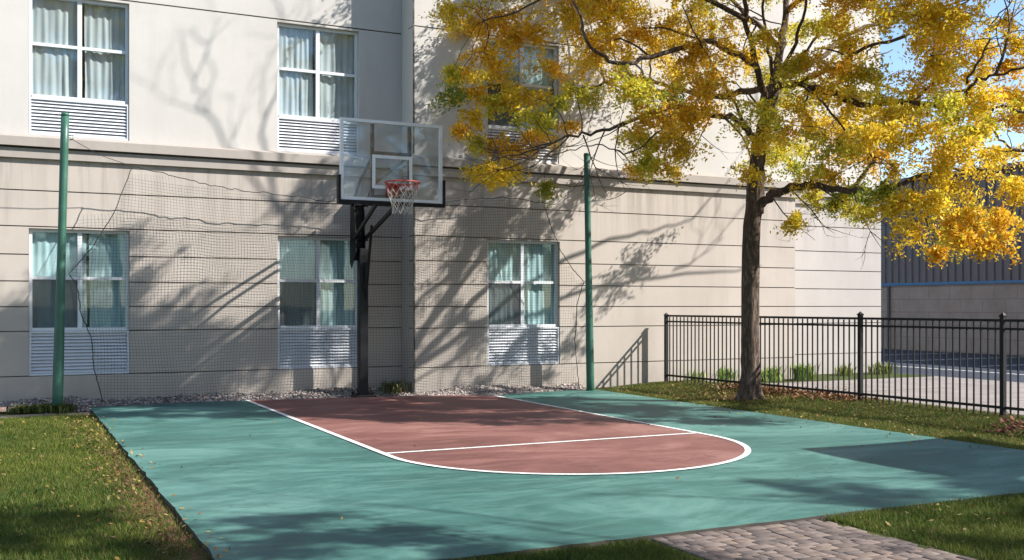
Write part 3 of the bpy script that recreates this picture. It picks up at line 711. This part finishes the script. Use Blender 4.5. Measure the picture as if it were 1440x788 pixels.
# trunk with root flare
trunk_pts=[TB+Vector((0,0,-.15)),TB+Vector((0,0,.0)),TB+Vector((.0,0,.12)),TB+Vector((.0,0,.35))]+[at(x,y,TD) for x,y in ((1055,480),(1055,400),(1057,330),(1061,290),(1063,250))]
tp=smooth_line(trunk_pts,4,.006,3); 
def tr_r(z):
    h=z-TB.z
    return 0.134+.06*math.exp(-max(h,0)/.16)-.012*h/3
NS=26; V=[]; ph=[random.uniform(0,6.28) for _ in range(6)]
for p in tp:
    r=tr_r(p.z); fl=math.exp(-max(p.z-TB.z,0)/.22)
    for k in range(NS):
        t=2*math.pi*k/NS
        rr=r*(1+.22*fl*math.sin(5*t+ph[0])+.035*math.sin(7*t+ph[1]+p.z*.6)+.03*math.sin(3*t+p.z*1.7+ph[2])+random.uniform(-.02,.02))
        V.append((p.x+rr*math.cos(t),p.y+rr*math.sin(t),p.z))
mbT.add(V,[(i*NS+k,i*NS+(k+1)%NS,(i+1)*NS+(k+1)%NS,(i+1)*NS+k) for i in range(len(tp)-1) for k in range(NS)])
mbT.build('trunk',M['bark'],tree,True)
nodes=[]  # (pos, radius)
limb_objs=[]
for i,(pts,r0,r1) in enumerate(LIMBS):
    P=smooth_line(lim(pts),5,.025,10+i); n=len(P)
    rad=[r0+(r1-r0)*(j/(n-1))**.8 for j in range(n)]
    mb=MB(); mb.tube(P,rad,10 if r0>.04 else 7); mb.build('limb',M['bark'],tree,True)
    for j in range(3,n): nodes.append((P[j],rad[j]))
for i,(pts,r0,r1) in enumerate(LEAD):
    P=smooth_line([Vector(p) for p in pts],5,.03,60+i); n=len(P)
    mb=MB(); mb.tube(P,[r0+(r1-r0)*j/(n-1) for j in range(n)],8); mb.build('bare_branch',M['bark'],tree,True)
# bare leader branches at the top of the crown
def bare(p,d,L,r,depth,mb):
    pts=[p]; q=p.copy(); n=6
    for i in range(n):
        d=(d+Vector((random.uniform(-.22,.22),random.uniform(-.22,.22),random.uniform(-.08,.2)))).normalized(); q=q+d*L/n; pts.append(q.copy())
    mb.tube(pts,[r*(1-.75*i/n) for i in range(n+1)],6)
    if depth>0:
        for k in range(3):
            j=random.randint(2,n); a=(d+Vector((random.uniform(-1,1),random.uniform(-1,1),random.uniform(-.2,.6)))).normalized()
            bare(pts[j],a,L*.6,r*.5,depth-1,mb)
for (p_,d_) in (((8.9,12.0,8.9),(-.5,.1,.6)),((8.25,12,10.1),(.1,.1,1)),((8.45,12,9.6),(-.8,0,.3)),((9.3,12,9.6),(-.5,0,.8)),((9.5,12.1,10.5),(.4,0,.8)),((9.35,12,8.6),(.6,.1,.7))):
    mbBare=MB(); bare(Vector(p_),Vector(d_).normalized(),.95,.009,2,mbBare); mbBare.build('bare_branch',M['bark'],tree,True)
for pxy,dd in (((1128,-260,1.4),(.1,.1,1)),((1020,-140,-1.9),(-.5,-.2,1)),((1400,-20,2.8),(.6,.2,.8)),((840,-110,3.3),(-.6,.3,.8)),((1400,-110,-.4),(.5,0,1)),((1120,-160,1.3),(-.5,.4,1)),((1040,-50,-1.5),(.1,-.6,.9)),((780,-20,-2.2),(-.5,-.1,.8)),((1450,95,-2.8),(.7,-.2,.5)),((1400,105,-2.6),(.3,-.2,.9)),((1390,40,2.6),(.6,.0,.3))):
    mbBare=MB(); bare(at(pxy[0],pxy[1],TD+pxy[2]),Vector(dd).normalized(),1.5,.02,3,mbBare); mbBare.build('bare_branch',M['bark'],tree,True)
# thin bare twigs hanging in the gap left of the trunk and around the rim of the crown
for (x,y,d,dx,dz) in ((800,192,-1.8,-.6,-.5),(850,185,-1.7,-.4,-.7),(840,120,2.4,-.3,-.9),(900,165,-1.5,-.6,-.4),(780,200,-1.8,-.8,-.2),(1000,162,-.9,-.4,-.8),(1150,262,-.9,.5,-.6),(1240,272,-1.6,.5,-.5),(820,190,-1.8,.3,-.8),(760,210,-1.9,-.6,-.6),(870,178,-1.6,0,-1),(1085,276,-.2,.5,-.7),(1200,268,-1.3,.2,-.8),(860,120,2.3,-.6,.6),(900,110,2.2,.1,.9),(1110,264,-.5,.4,-.8)):
    v=Vector((dx*ca,-dx*sa,dz)).normalized(); mbBare=MB(); bare(at(x,y,TD+d),v,.9,.011,2,mbBare); mbBare.build('bare_twig',M['bark'],tree,True)
# leaf clumps: (px,py,radius px,colour code)
CL=[(640,15,26,'y'),(665,40,30,'o'),(700,20,34,'o'),(740,42,34,'o'),(790,22,36,'y'),(680,75,30,'o'),(662,98,24,'y'),(638,98,14,'g'),(700,105,32,'o'),(735,128,28,'y'),(772,92,24,'o'),(640,128,18,'G'),(700,140,20,'g'),(668,160,18,'y'),
(690,196,26,'o'),(682,236,24,'y'),(722,205,28,'o'),(748,188,24,'o'),(702,240,18,'o'),(752,160,24,'g'),(810,122,26,'g'),(785,142,20,'G'),(660,128,16,'o'),(650,175,10,'o'),(668,192,14,'g'),(720,228,18,'y'),
(850,62,34,'o'),(872,102,36,'y'),(828,78,26,'y'),(900,40,38,'o'),(895,122,30,'g'),(932,62,38,'y'),(962,102,38,'o'),(992,62,38,'o'),(940,132,34,'G'),(1002,112,38,'o'),(918,158,30,'o'),(905,190,26,'g'),(942,192,34,'y'),(962,160,34,'o'),(930,228,22,'y'),(908,222,20,'g'),(982,160,28,'o'),(1012,30,34,'y'),(1042,80,34,'y'),(860,20,36,'o'),(960,20,38,'y'),(895,234,14,'o'),(950,214,20,'y'),
(765,262,14,'G'),(800,172,12,'o'),
(1062,150,30,'g'),(1085,182,30,'y'),(1082,215,26,'g'),(1112,200,32,'g'),(1130,160,34,'y'),(1100,130,30,'g'),(1152,120,34,'g'),(1182,160,36,'y'),(1172,200,36,'g'),(1150,236,30,'y'),(1062,238,16,'y'),(1128,236,26,'G'),(1202,130,36,'y'),(1232,182,38,'o'),(1212,216,34,'o'),(1252,150,32,'y'),(1200,58,34,'o'),(1152,30,36,'g'),(1108,36,16,'g'),(1124,84,20,'g'),(1072,50,18,'y'),(1085,98,18,'g'),(1250,14,28,'o'),(1302,22,38,'y'),(1308,76,28,'o'),(1312,110,38,'y'),(1332,52,34,'o'),(1216,104,28,'g'),(1172,284,22,'G'),(1212,292,22,'g'),(1192,268,26,'G'),(1112,308,9,'y'),(1140,272,16,'g'),(1232,262,26,'G'),
(1262,282,30,'y'),(1282,318,24,'o'),(1302,282,34,'o'),(1332,250,36,'o'),(1322,232,18,'y'),(1352,302,34,'o'),(1372,328,26,'o'),(1402,336,22,'o'),(1392,300,32,'o'),(1338,330,24,'g'),(1352,202,34,'y'),(1382,182,30,'g'),(1302,180,28,'o'),(1282,146,34,'y'),(1342,142,32,'g'),(1420,128,28,'o'),(1442,140,26,'o'),(1422,252,22,'o'),(1440,270,20,'y'),(1372,95,28,'y'),(1316,350,12,'o'),(1360,160,26,'y'),(1395,215,24,'y'),(1330,290,26,'g'),(1420,215,18,'y'),(1330,205,26,'o'),(1262,232,12,'y'),(1412,300,22,'o'),
(1236,128,18,'g'),(1180,90,28,'o'),(1140,75,20,'y'),(1380,130,22,'y'),(1250,190,26,'y'),(1190,180,30,'y'),(1066,190,14,'y'),(1420,170,22,'o'),(1300,46,22,'y'),(1340,88,24,'g'),(1352,20,28,'y'),(1385,60,20,'o'),(1318,35,26,'o'),(1408,28,18,'y'),(1425,85,18,'o'),(1360,128,22,'y'),(1436,55,16,'y'),(1290,-5,30,'o')]
# crown above and beyond the picture, sparser towards the top
for i in range(150):
    x=random.uniform(660,1540); y=random.uniform(-330,-12)
    if ((x-1090)/470)**2+((y+40)/310)**2<1: CL.append((x,y,random.uniform(28,44),random.choice('ooyyyg')))
for i in range(9):
    CL.append((random.uniform(1455,1620),random.uniform(-60,300),random.uniform(26,42),random.choice('ooyg')))
PAL={'o':((.88,.46,.025),(.84,.56,.035)),'y':((.90,.70,.06),(.84,.56,.03)),'g':((.56,.56,.06),(.78,.66,.06)),'G':((.20,.27,.04),(.40,.43,.05))}
LV=[];LC=[]
def add_spray(p,d,L,code,n):
    """one pinnate leaf: rachis from p along d, paired leaflets"""
    pass
leafP=[];leafD=[];leafS=[];leafC=[]
for ci,(x,y,r,c) in enumerate(CL):
    rr=random.Random(ci*17+3)
    if c=='o' and rr.random()<(.40 if x>1225 else .15): c='y'
    lat=abs(x-1075)/450; lim_=max(.6,3.4*math.sqrt(max(0.05,1-min(1,lat)**2)))
    dd=rr.uniform(-lim_,lim_)*.9
    if x>1225: dd=rr.uniform(-3.4,-.9)
    elif x>1130: dd=rr.uniform(-2.2,1.2)
    # keep near the depth of the closest limb
    cand=min(nodes,key=lambda n_:(n_[0]-at(x,y,TD+dd)).length)
    P=at(x,y,TD+dd); 
    if (cand[0]-P).length>1.6 and x<=1225:
        dd2=(cand[0].x*sa+cand[0].y*ca)-TD; dd=dd*.45+dd2*.55; P=at(x,y,TD+dd); cand=min(nodes,key=lambda n_:(n_[0]-P).length)
    D=TD+dd; rad=r*D/F*1.30
    A=cand[0]; mid=(A+P)/2+Vector((rr.uniform(-.12,.12),rr.uniform(-.12,.12),rr.uniform(0,.18)))*min(1,(A-P).length)
    br=max(.006,min(cand[1]*.6,.02))
    mbB.tube(smooth_line([A,mid,P],4,.02,ci),[br*(1-.6*i/8) for i in range(9)],5,False)
    nt=max(5,int((10.5 if x>1225 else 12.5)*(r/30)**1.4))
    for k in range(nt):
        a=rr.uniform(0,6.283); el=rr.uniform(-.75,.85)
        dv=Vector((math.cos(a)*math.cos(el),math.sin(a)*math.cos(el),math.sin(el)*.8))
        Lt=rad*rr.choice([rr.uniform(.4,1.0),rr.uniform(.7,1.55)]); q=P+dv*rad*.1
        tw=[q]; 
        for s_ in range(4):
            dv=(dv+Vector((rr.uniform(-.3,.3),rr.uniform(-.3,.3),rr.uniform(-.35,.12)))).normalized(); q=q+dv*Lt/4; tw.append(q.copy())
        mbB.tube(tw,[.0045,.004,.003,.0025,.0015],3,False)
        for s_ in range(19):
            t=rr.uniform(.15,1.05)*4; i0=min(3,int(t)); base=tw[i0]+(tw[i0+1]-tw[i0])*min(1.1,t-i0)
            ld=(Vector((rr.uniform(-1,1),rr.uniform(-1,1),rr.uniform(-1.6,.2)))).normalized(); LL=rr.uniform(.09,.22)
            code=c if rr.random()<.82 else rr.choice('oyyygg')
            pa,pb=PAL[code]; m_=rr.random(); base_c=[pa[i]*(1-m_)+pb[i]*m_ for i in range(3)]; br_=rr.uniform(.7,1.12)
            for w in range(6):
                tt=(w+.5)/6; pos=base+ld*LL*tt
                leafP.append((pos.x+rr.uniform(-.018,.018),pos.y+rr.uniform(-.018,.018),pos.z+rr.uniform(-.018,.018)-.04*tt*tt)); leafD.append((ld.x,ld.y,ld.z))
                leafS.append(rr.choice([rr.uniform(.55,.9),rr.uniform(.8,1.35)])); b2=br_*rr.uniform(.8,1.15); leafC.append((base_c[0]*b2,base_c[1]*b2,base_c[2]*b2))
mbB.build('twigs',M['bark'],tree)
leafP=np.array(leafP);leafD=np.array(leafD);leafS=np.array(leafS);leafC=np.array(leafC)
def leaves_mesh(P,Dv,S,C,name,parent,L=.056,Wd=.026):
    N=len(P); r1=rng.normal(size=(N,3)); ax=r1-(r1*Dv).sum(1,keepdims=True)*Dv*.6; ax/=np.linalg.norm(ax,axis=1,keepdims=True)
    r2=rng.normal(size=(N,3)); wd=np.cross(ax,r2); wd/=np.linalg.norm(wd,axis=1,keepdims=True)
    l=ax*(L*S)[:,None]; w=wd*(Wd*S)[:,None]*.5
    V=np.stack([P,P+l*.5+w,P+l,P+l*.5-w],1)
    return np_mesh(name,V,[(0,1,2,3)],4,M['leaf'],C,parent)
crown=leaves_mesh(leafP,leafD,leafS,leafC,'crown',tree)
print('leaves',len(leafP))
# two more trees of the same kind, standing outside the picture on the sunny side; they shade the foreground
for (x,y,rz,sc_,lab) in ((12.6,-3.1,2.1,1.0,'autumn tree outside the picture on the sunny side'),(2.9,-.2,4.0,1.15,'tallest autumn tree, outside the picture beside the camera')):
    t2=copy_tree(tree); t2.location=(x,y,-.05); t2.rotation_euler=(0,0,rz); t2.scale=(sc_,)*3; t2['label']=lab; t2['group']='golden autumn trees'
tree['group']='golden autumn trees'

# added square parasol, unseen beyond the right edge, invented to shade the court corner
PX,PY,PZ=10.75,4.98,2.55
par=thing('added_parasol',(PX,PY,.03),'added square dark parasol on a pole, unseen, placed to shade the court corner','parasol')
mb=MB(); mb.tube([(PX,PY,.0),(PX,PY,2.85)],.025,10); mb.build('pole',M['fence'],par)
mb=MB(); mb.cbox(PX-.25,PX+.25,PY-.25,PY+.25,.03,.10,.02); mb.build('base',M['concrete_edge'],par)
mb=MB(); N=12; hw=1.02; ring=[]
def edge(t):
    k=int(t*4)%4; f=t*4-int(t*4); c=[(-1,-1),(1,-1),(1,1),(-1,1)]; a=c[k]; b=c[(k+1)%4]; x=a[0]+(b[0]-a[0])*f; y=a[1]+(b[1]-a[1])*f
    s=1-.06*math.sin(math.pi*f) if k!=3 else 1+.10*math.sin(math.pi*f); return x*s,y*s
for i in range(48): e_=edge(i/48); ring.append((PX+e_[0]*hw,PY+e_[1]*hw,PZ-.0))
V=ring+[(p[0],p[1],p[2]-.12) for p in ring]+[(PX,PY,PZ+.32)]
mb.add(V,[(i,(i+1)%48,96) for i in range(48)]+[(48+i,48+(i+1)%48,(i+1)%48,i) for i in range(48)]); mb.build('canopy',M['canvas'],par)

# ------------------------------------------------------------------ grass, leaves, gravel, plants
def vis(x,y):
    """in or near the photograph's field of view"""
    X=x*ca-y*sa; D=x*sa+y*ca; return (D>4.2)&(np.abs(X)<.56*D+2.2)
def in_lawn(x,y):
    a=(x<1.055)&(y<14.6)
    soil=np.clip((x-.62)/.4,0,1)*(x<1.05)
    b=(x>8.9)&(x<11.0)&(y>3)&(y<15.0)
    m2=np.hypot(x-9.9,y-12.4)
    c=(y<5.30)&((x>4.9)|(x<3.48))&(x<11)
    keep=(a&(rng.random(x.shape)>soil*.72))|(b&(rng.random(x.shape)>np.clip(1.25-m2/1.15,0,.93))&(~((x<9.6)&(y>14.7))))|c
    return keep
def grass(n,x0,x1,y0,y1,h,seed):
    r=np.random.default_rng(seed); x=r.uniform(x0,x1,n); y=r.uniform(y0,y1,n); k=vis(x,y)&in_lawn(x,y); return x[k],y[k]
gx=[];gy=[]
for n,b in ((560000,(-6.2,1.05,3.4,14.65)),(260000,(8.88,11.05,5,15.1)),(300000,(1.0,9.5,2.2,5.28))):
    a,b_=grass(n,*b,.05,len(gx)+5); gx.append(a);gy.append(b_)
gx=np.concatenate(gx);gy=np.concatenate(gy); N=len(gx); print('blades',N)
def vnoise(x,y,s,seed):
    r=np.random.default_rng(seed); g_=r.random((64,64)); u=x*s; v=y*s; i=np.floor(u).astype(int); j=np.floor(v).astype(int); f=u-i; h=v-j; f=f*f*(3-2*f); h=h*h*(3-2*h)
    q=lambda a,b: g_[a%64,b%64]
    return (q(i,j)*(1-f)+q(i+1,j)*f)*(1-h)+(q(i,j+1)*(1-f)+q(i+1,j+1)*f)*h
ang=rng.uniform(0,6.283,N); hh=rng.uniform(.022,.052,N)*(.7+.6*vnoise(gx,gy,1.3,3)); wd=rng.uniform(.0022,.0042,N); lean=rng.uniform(.1,.9,N)*hh; la=rng.uniform(0,6.283,N)
D_=gx*sa+gy*ca; wd*=np.clip(D_/7,1,2.2); zz=gzv(gx,gy)-.004
p=np.stack([gx,gy,zz],1); wv=np.stack([np.cos(ang),np.sin(ang),0*ang],1)*wd[:,None]; tip=p+np.stack([np.cos(la)*lean,np.sin(la)*lean,hh],1)
V=np.stack([p-wv,p+wv,tip],1)
t=np.clip(vnoise(gx,gy,.9,5)*.6+vnoise(gx,gy,4,6)*.5+rng.normal(0,.14,N)-.05,0,1)[:,None]
Cg=np.array([.038,.080,.012])*(1-t)+np.array([.145,.175,.030])*t
Cg=Cg*np.where(gx>8.8,1.3,1.0)[:,None]; dry=((rng.random(N)<.10+.28*(gx>8.8))[:,None]); Cg=np.where(dry,np.array([.24,.19,.07])*rng.uniform(.6,1.1,(N,1)),Cg)  # right lawn painted lighter in place of sunlight, with more dry blades
o=np_mesh('grass',V,[(0,1,2)],3,M['grass'],Cg); tag(o,'short green lawn grass flecked with dry blades','grass',kind='stuff')
# fallen leaves
def litter(name,x,y,z,size,pal,label,seed,up=.03):
    r=np.random.default_rng(seed); N=len(x); a=r.uniform(0,6.283,N); s=size*r.uniform(.6,1.3,N); tl=r.normal(0,.5,(N,2))
    ux=np.stack([np.cos(a),np.sin(a),tl[:,0]],1)*s[:,None]*.5; uy=np.stack([-np.sin(a),np.cos(a),tl[:,1]],1)*s[:,None]*.26
    p=np.stack([x,y,z+r.uniform(.004,up,N)],1); V=np.stack([p-ux,p+uy,p+ux,p-uy],1)
    c=np.array(pal)[r.integers(0,len(pal),N)]*r.uniform(.6,1.25,(N,1))
    o=np_mesh(name,V,[(0,1,2,3)],4,M['litter'],c); tag(o,label,'leaves',kind='stuff'); return o
r=np.random.default_rng(77)
x=np.concatenate([r.uniform(-4,1.0,700),r.uniform(8.88,11,1800),r.uniform(4.9,9,350),r.normal(.85,.14,700).clip(.4,1.03),9.9+r.normal(0,.75,1500)])
y=np.concatenate([r.uniform(5,14.5,700),r.uniform(5,15,1800),r.uniform(3,5.25,350),r.uniform(6,14.6,700),12.5+r.normal(0,.75,1500)])
k=((x<1.03)|(x>8.9)|(y<5.25)); x,y=x[k],y[k]
litter('fallen_leaves',x,y,gzv(x,y)+.012,.036,[(.24,.17,.04),(.19,.10,.04),(.28,.22,.08),(.14,.08,.04),(.17,.12,.06)],'small yellow and brown fallen leaves on the grass',5,.05)
# red-brown drift of leaves along the fence behind the trunk
x=r.uniform(9.9,11.0,3800); y=r.uniform(10.6,13.6,3800); k=r.random(3800)<np.exp(-((x-10.55)/.28)**2); x,y=x[k],y[k]
litter('leaf_drift',x,y,gzv(x,y)+.01,.055,[(.24,.09,.045),(.20,.08,.04),(.32,.16,.07),(.15,.08,.05),(.30,.20,.12)],'reddish brown drift of dead leaves at the foot of the fence',6,.09)
x=r.uniform(9.0,11.0,1600); y=r.uniform(6.6,8.8,1600); k=r.random(1600)<np.exp(-((y-7.75-.2*(x-9.8))/.22)**2)*(x>9.5); x,y=x[k],y[k]
litter('leaf_drift',x,y,gzv(x,y)+.01,.07,[(.16,.06,.05),(.12,.05,.04),(.22,.09,.06)],'dark patch of dead leaves on the lawn near the fence post',8,.05)
x=np.concatenate([r.uniform(1.1,8.8,18),r.normal(8.6,.25,90).clip(7,8.85),1.05+np.abs(r.normal(0,.10,70))]); y=np.concatenate([r.uniform(5.4,14.4,18),r.uniform(5.4,14.5,90),r.uniform(5.4,14.4,70)])
litter('court_leaves',x,y,0*x+.002,.034,[(.30,.19,.05),(.24,.12,.05),(.34,.26,.10)],'a few dry leaves blown onto the painted court',12,.012)
# gravel bed
def pebbles(name,x,y,z,size,label,seed):
    r=np.random.default_rng(seed); N=len(x); t=(1+5**.5)/2
    ico=np.array([(-1,t,0),(1,t,0),(-1,-t,0),(1,-t,0),(0,-1,t),(0,1,t),(0,-1,-t),(0,1,-t),(t,0,-1),(t,0,1),(-t,0,-1),(-t,0,1)],float); ico/=np.linalg.norm(ico[0])
    fc=[(0,11,5),(0,5,1),(0,1,7),(0,7,10),(0,10,11),(1,5,9),(5,11,4),(11,10,2),(10,7,6),(7,1,8),(3,9,4),(3,4,2),(3,2,6),(3,6,8),(3,8,9),(4,9,5),(2,4,11),(6,2,10),(8,6,7),(9,8,1)]
    s=size*r.lognormal(0,.35,N); sc=np.stack([r.uniform(.7,1.3,N),r.uniform(.6,1.1,N),r.uniform(.45,.8,N)],1)*s[:,None]
    a=r.uniform(0,6.283,N); v=ico[None]*sc[:,None]*(1+r.normal(0,.08,(N,12,1)))
    X=v[...,0]*np.cos(a)[:,None]-v[...,1]*np.sin(a)[:,None]; Y=v[...,0]*np.sin(a)[:,None]+v[...,1]*np.cos(a)[:,None]
    V=np.stack([X+x[:,None],Y+y[:,None],v[...,2]+z[:,None]],2)
    pal=np.array([(.50,.42,.37),(.40,.32,.28),(.60,.54,.50),(.26,.19,.17),(.34,.29,.28),(.68,.62,.56)])
    c=pal[r.integers(0,6,N)]*r.uniform(.4,.8,(N,1))
    o=np_mesh(name,V,fc,12,M['pebble'],c,None,True); tag(o,label,'gravel',kind='stuff'); return o
def back_y(x):
    K=sorted([(p[0],p[1]) for p in poly if p[1]>14]); 
    return np.interp(x,[k[0] for k in K],[k[1] for k in K])
def wall_y(x): return np.where(x<XS,YL,YR)
x=r.uniform(-4.2,8.75,28000); x=np.where(r.random(28000)<.25,r.uniform(5.6,8.75,28000),x)
yb=np.where(x<1.05,np.where(x<.42,15.46,15.10),back_y(x)+.03); yw_=wall_y(x)-.01; fr_=r.random(28000); y=yb+(yw_-yb)*fr_
k=(np.hypot(x-HX,y-HYp)>.0); x,y,fr_,yb,yw_=x[k],y[k],fr_[k],yb[k],yw_[k]
z=-.02+(.10+.02*np.sin(x*3))*np.clip((y-yb)/.45,0,1)+.008*r.normal(size=len(x))
pebbles('gravel',x,y,z,.0135,'bed of pale pebbles along the foot of the hotel wall',9)
# strappy plants behind the fence and weeds
def strap_plant(name,cx_,cy_,wx,wy,n,h,label,pal,seed,base=.02):
    r=np.random.default_rng(seed); nc=max(2,int(wx/.05)); qx=r.uniform(-wx,wx,nc); qy=r.uniform(-wy,wy,nc); qi=r.integers(0,nc,n); x=cx_+qx[qi]+r.normal(0,.07,n); y=cy_+qy[qi]+r.normal(0,.06,n)
    a=r.uniform(0,6.283,n); L=h*r.uniform(.55,1.25,n); out=r.uniform(.15,.75,n)*L; w=r.uniform(.006,.014,n)
    d=np.stack([np.cos(a),np.sin(a)],1); s=np.stack([-np.sin(a),np.cos(a)],1)*w[:,None]
    b=np.stack([x,y,np.full(n,base)],1)
    m=b+np.concatenate([d*out[:,None]*.35,(L*.7)[:,None]],1); t_=b+np.concatenate([d*out[:,None],(L*r.uniform(.75,1.05,n))[:,None]],1); s3=np.concatenate([s,np.zeros((n,1))],1)
    V=np.stack([b-s3*.6,b+s3*.6,m+s3,m-s3,t_],1)
    # quad + triangle via two quads (tip repeated)
    V=np.concatenate([V,t_[:,None]+s3[:,None]*.15],1)
    c=np.array(pal)[r.integers(0,len(pal),n)]*r.uniform(.6,1.3,(n,1))
    o=np_mesh(name,V,[(0,1,2,3),(3,2,5,4)],6,M['grass'],c); return o
GP=[(.14,.26,.05),(.22,.36,.07),(.30,.42,.10),(.38,.40,.12)]
def wp(px): 
    u=(px-CX)/F; y=14.95; x=y*(sa+u*ca)/(ca-u*sa); return x
YG=[(.22,.26,.06),(.30,.27,.08),(.14,.2,.04)]
for (px,wx,h,n,pal,yy,lab) in ((976,.16,.22,70,GP,15.0,'sparse small green strappy plant nearest the fence end post'),
    (1026,.22,.26,130,GP,15.0,'green strappy plant at the wall foot close to the left of the trunk'),
    (1090,.26,.25,210,GP,14.95,'green strappy plant at the wall foot close to the right of the trunk'),
    (1140,.34,.28,300,GP,14.95,'widest green strappy plant, between the trunk and the middle fence post'),
    (1196,.20,.20,110,YG,15.6,'low yellowish strappy plant directly behind the middle fence post'),
    (1234,.24,.22,150,YG,15.7,'yellowish strappy plant at the far corner of the pale wall')):
    u=(px-CX)/F; xc=yy*(sa+u*ca)/(ca-u*sa)
    o=strap_plant('border_plant',xc,yy,wx,.12,n,h,lab,pal,int(px)); tag(o,lab,'plant','strappy plants along the wall')
mb=MB(); mb.box(10.6,16.5,14.72,15.32,-.05,.012); mb.box(13.5,16.5,15.33,16.16,-.05,.010); o=mb.build('planting_bed',M['ground']); tag(o,'soil bed along the wall behind the fence','soil bed',kind='structure')
o=strap_plant('weed',5.55,15.5,.16,.12,130,.2,'',[(.10,.12,.04),(.22,.17,.08),(.14,.15,.05)],3); tag(o,'dry weed clump growing in the wall corner behind the hoop','weed')
o=strap_plant('grass_tuft',.45,15.16,.26,.10,900,.10,'',[(.10,.13,.03),(.18,.17,.05),(.06,.09,.02)],4,-.02); tag(o,'tuft of rough grass at the foot of the left green pole','grass tuft')

# ------------------------------------------------------------------ light, sky, camera
AZ,EL=R(55.5),R(37.6)
sd=Vector((math.sin(AZ)*math.cos(EL),-math.cos(AZ)*math.cos(EL),math.sin(EL)))
sun=bpy.data.lights.new('sun','SUN'); sun.energy=5.0; sun.angle=R(.53); sun.color=(1,.955,.89)
so=bpy.data.objects.new('sun',sun); col.objects.link(so); so.rotation_euler=(-sd).to_track_quat('-Z','Y').to_euler(); so.location=(20,-20,30)
w=bpy.data.worlds.new('World'); scene.world=w; w.use_nodes=True; nt=w.node_tree; nt.nodes.clear()
sk=nt.nodes.new('ShaderNodeTexSky'); sk.sky_type='NISHITA'; sk.sun_disc=False; sk.sun_elevation=EL; sk.sun_rotation=math.pi-AZ; sk.air_density=1.0; sk.dust_density=.3; sk.ozone_density=2.0
tc=nt.nodes.new('ShaderNodeTexCoord'); mp=nt.nodes.new('ShaderNodeMapping'); mp.inputs['Scale'].default_value=(1,1,3.2); nz=nt.nodes.new('ShaderNodeTexNoise'); nz.inputs['Scale'].default_value=2.6; nz.inputs['Detail'].default_value=8; nz.inputs['Roughness'].default_value=.6
rp=nt.nodes.new('ShaderNodeValToRGB'); rp.color_ramp.elements[0].position=.60; rp.color_ramp.elements[1].position=.72
mx=nt.nodes.new('ShaderNodeMix'); mx.data_type='RGBA'; bg=nt.nodes.new('ShaderNodeBackground'); ou=nt.nodes.new('ShaderNodeOutputWorld')
L=nt.links.new; L(tc.outputs['Generated'],mp.inputs[0]); L(mp.outputs[0],nz.inputs['Vector']); L(nz.outputs['Fac'],rp.inputs[0]); L(rp.outputs[0],mx.inputs['Factor']); hs=nt.nodes.new('ShaderNodeHueSaturation'); hs.inputs['Saturation'].default_value=1.05; L(sk.outputs[0],hs.inputs['Color']); L(hs.outputs[0],mx.inputs['A']); mx.inputs['B'].default_value=(6.5,6.6,6.9,1); L(mx.outputs['Result'],bg.inputs[0]); bg.inputs[1].default_value=.115; L(bg.outputs[0],ou.inputs[0])
cam=bpy.data.cameras.new('camera'); co=bpy.data.objects.new('camera',cam); col.objects.link(co); scene.camera=co
cam.sensor_width=36; cam.lens=36*F/1440; cam.shift_y=(HY-394)/1440; cam.clip_end=3000; cam.clip_start=.05
co.location=(0,0,HC); co.rotation_euler=(R(90),0,-YAW)
vs=scene.view_settings; vs.view_transform='Standard'; vs.look='None'; vs.exposure=1.04; vs.gamma=1; vs.use_curve_mapping=False
scene.render.resolution_x=1024; scene.render.resolution_y=560
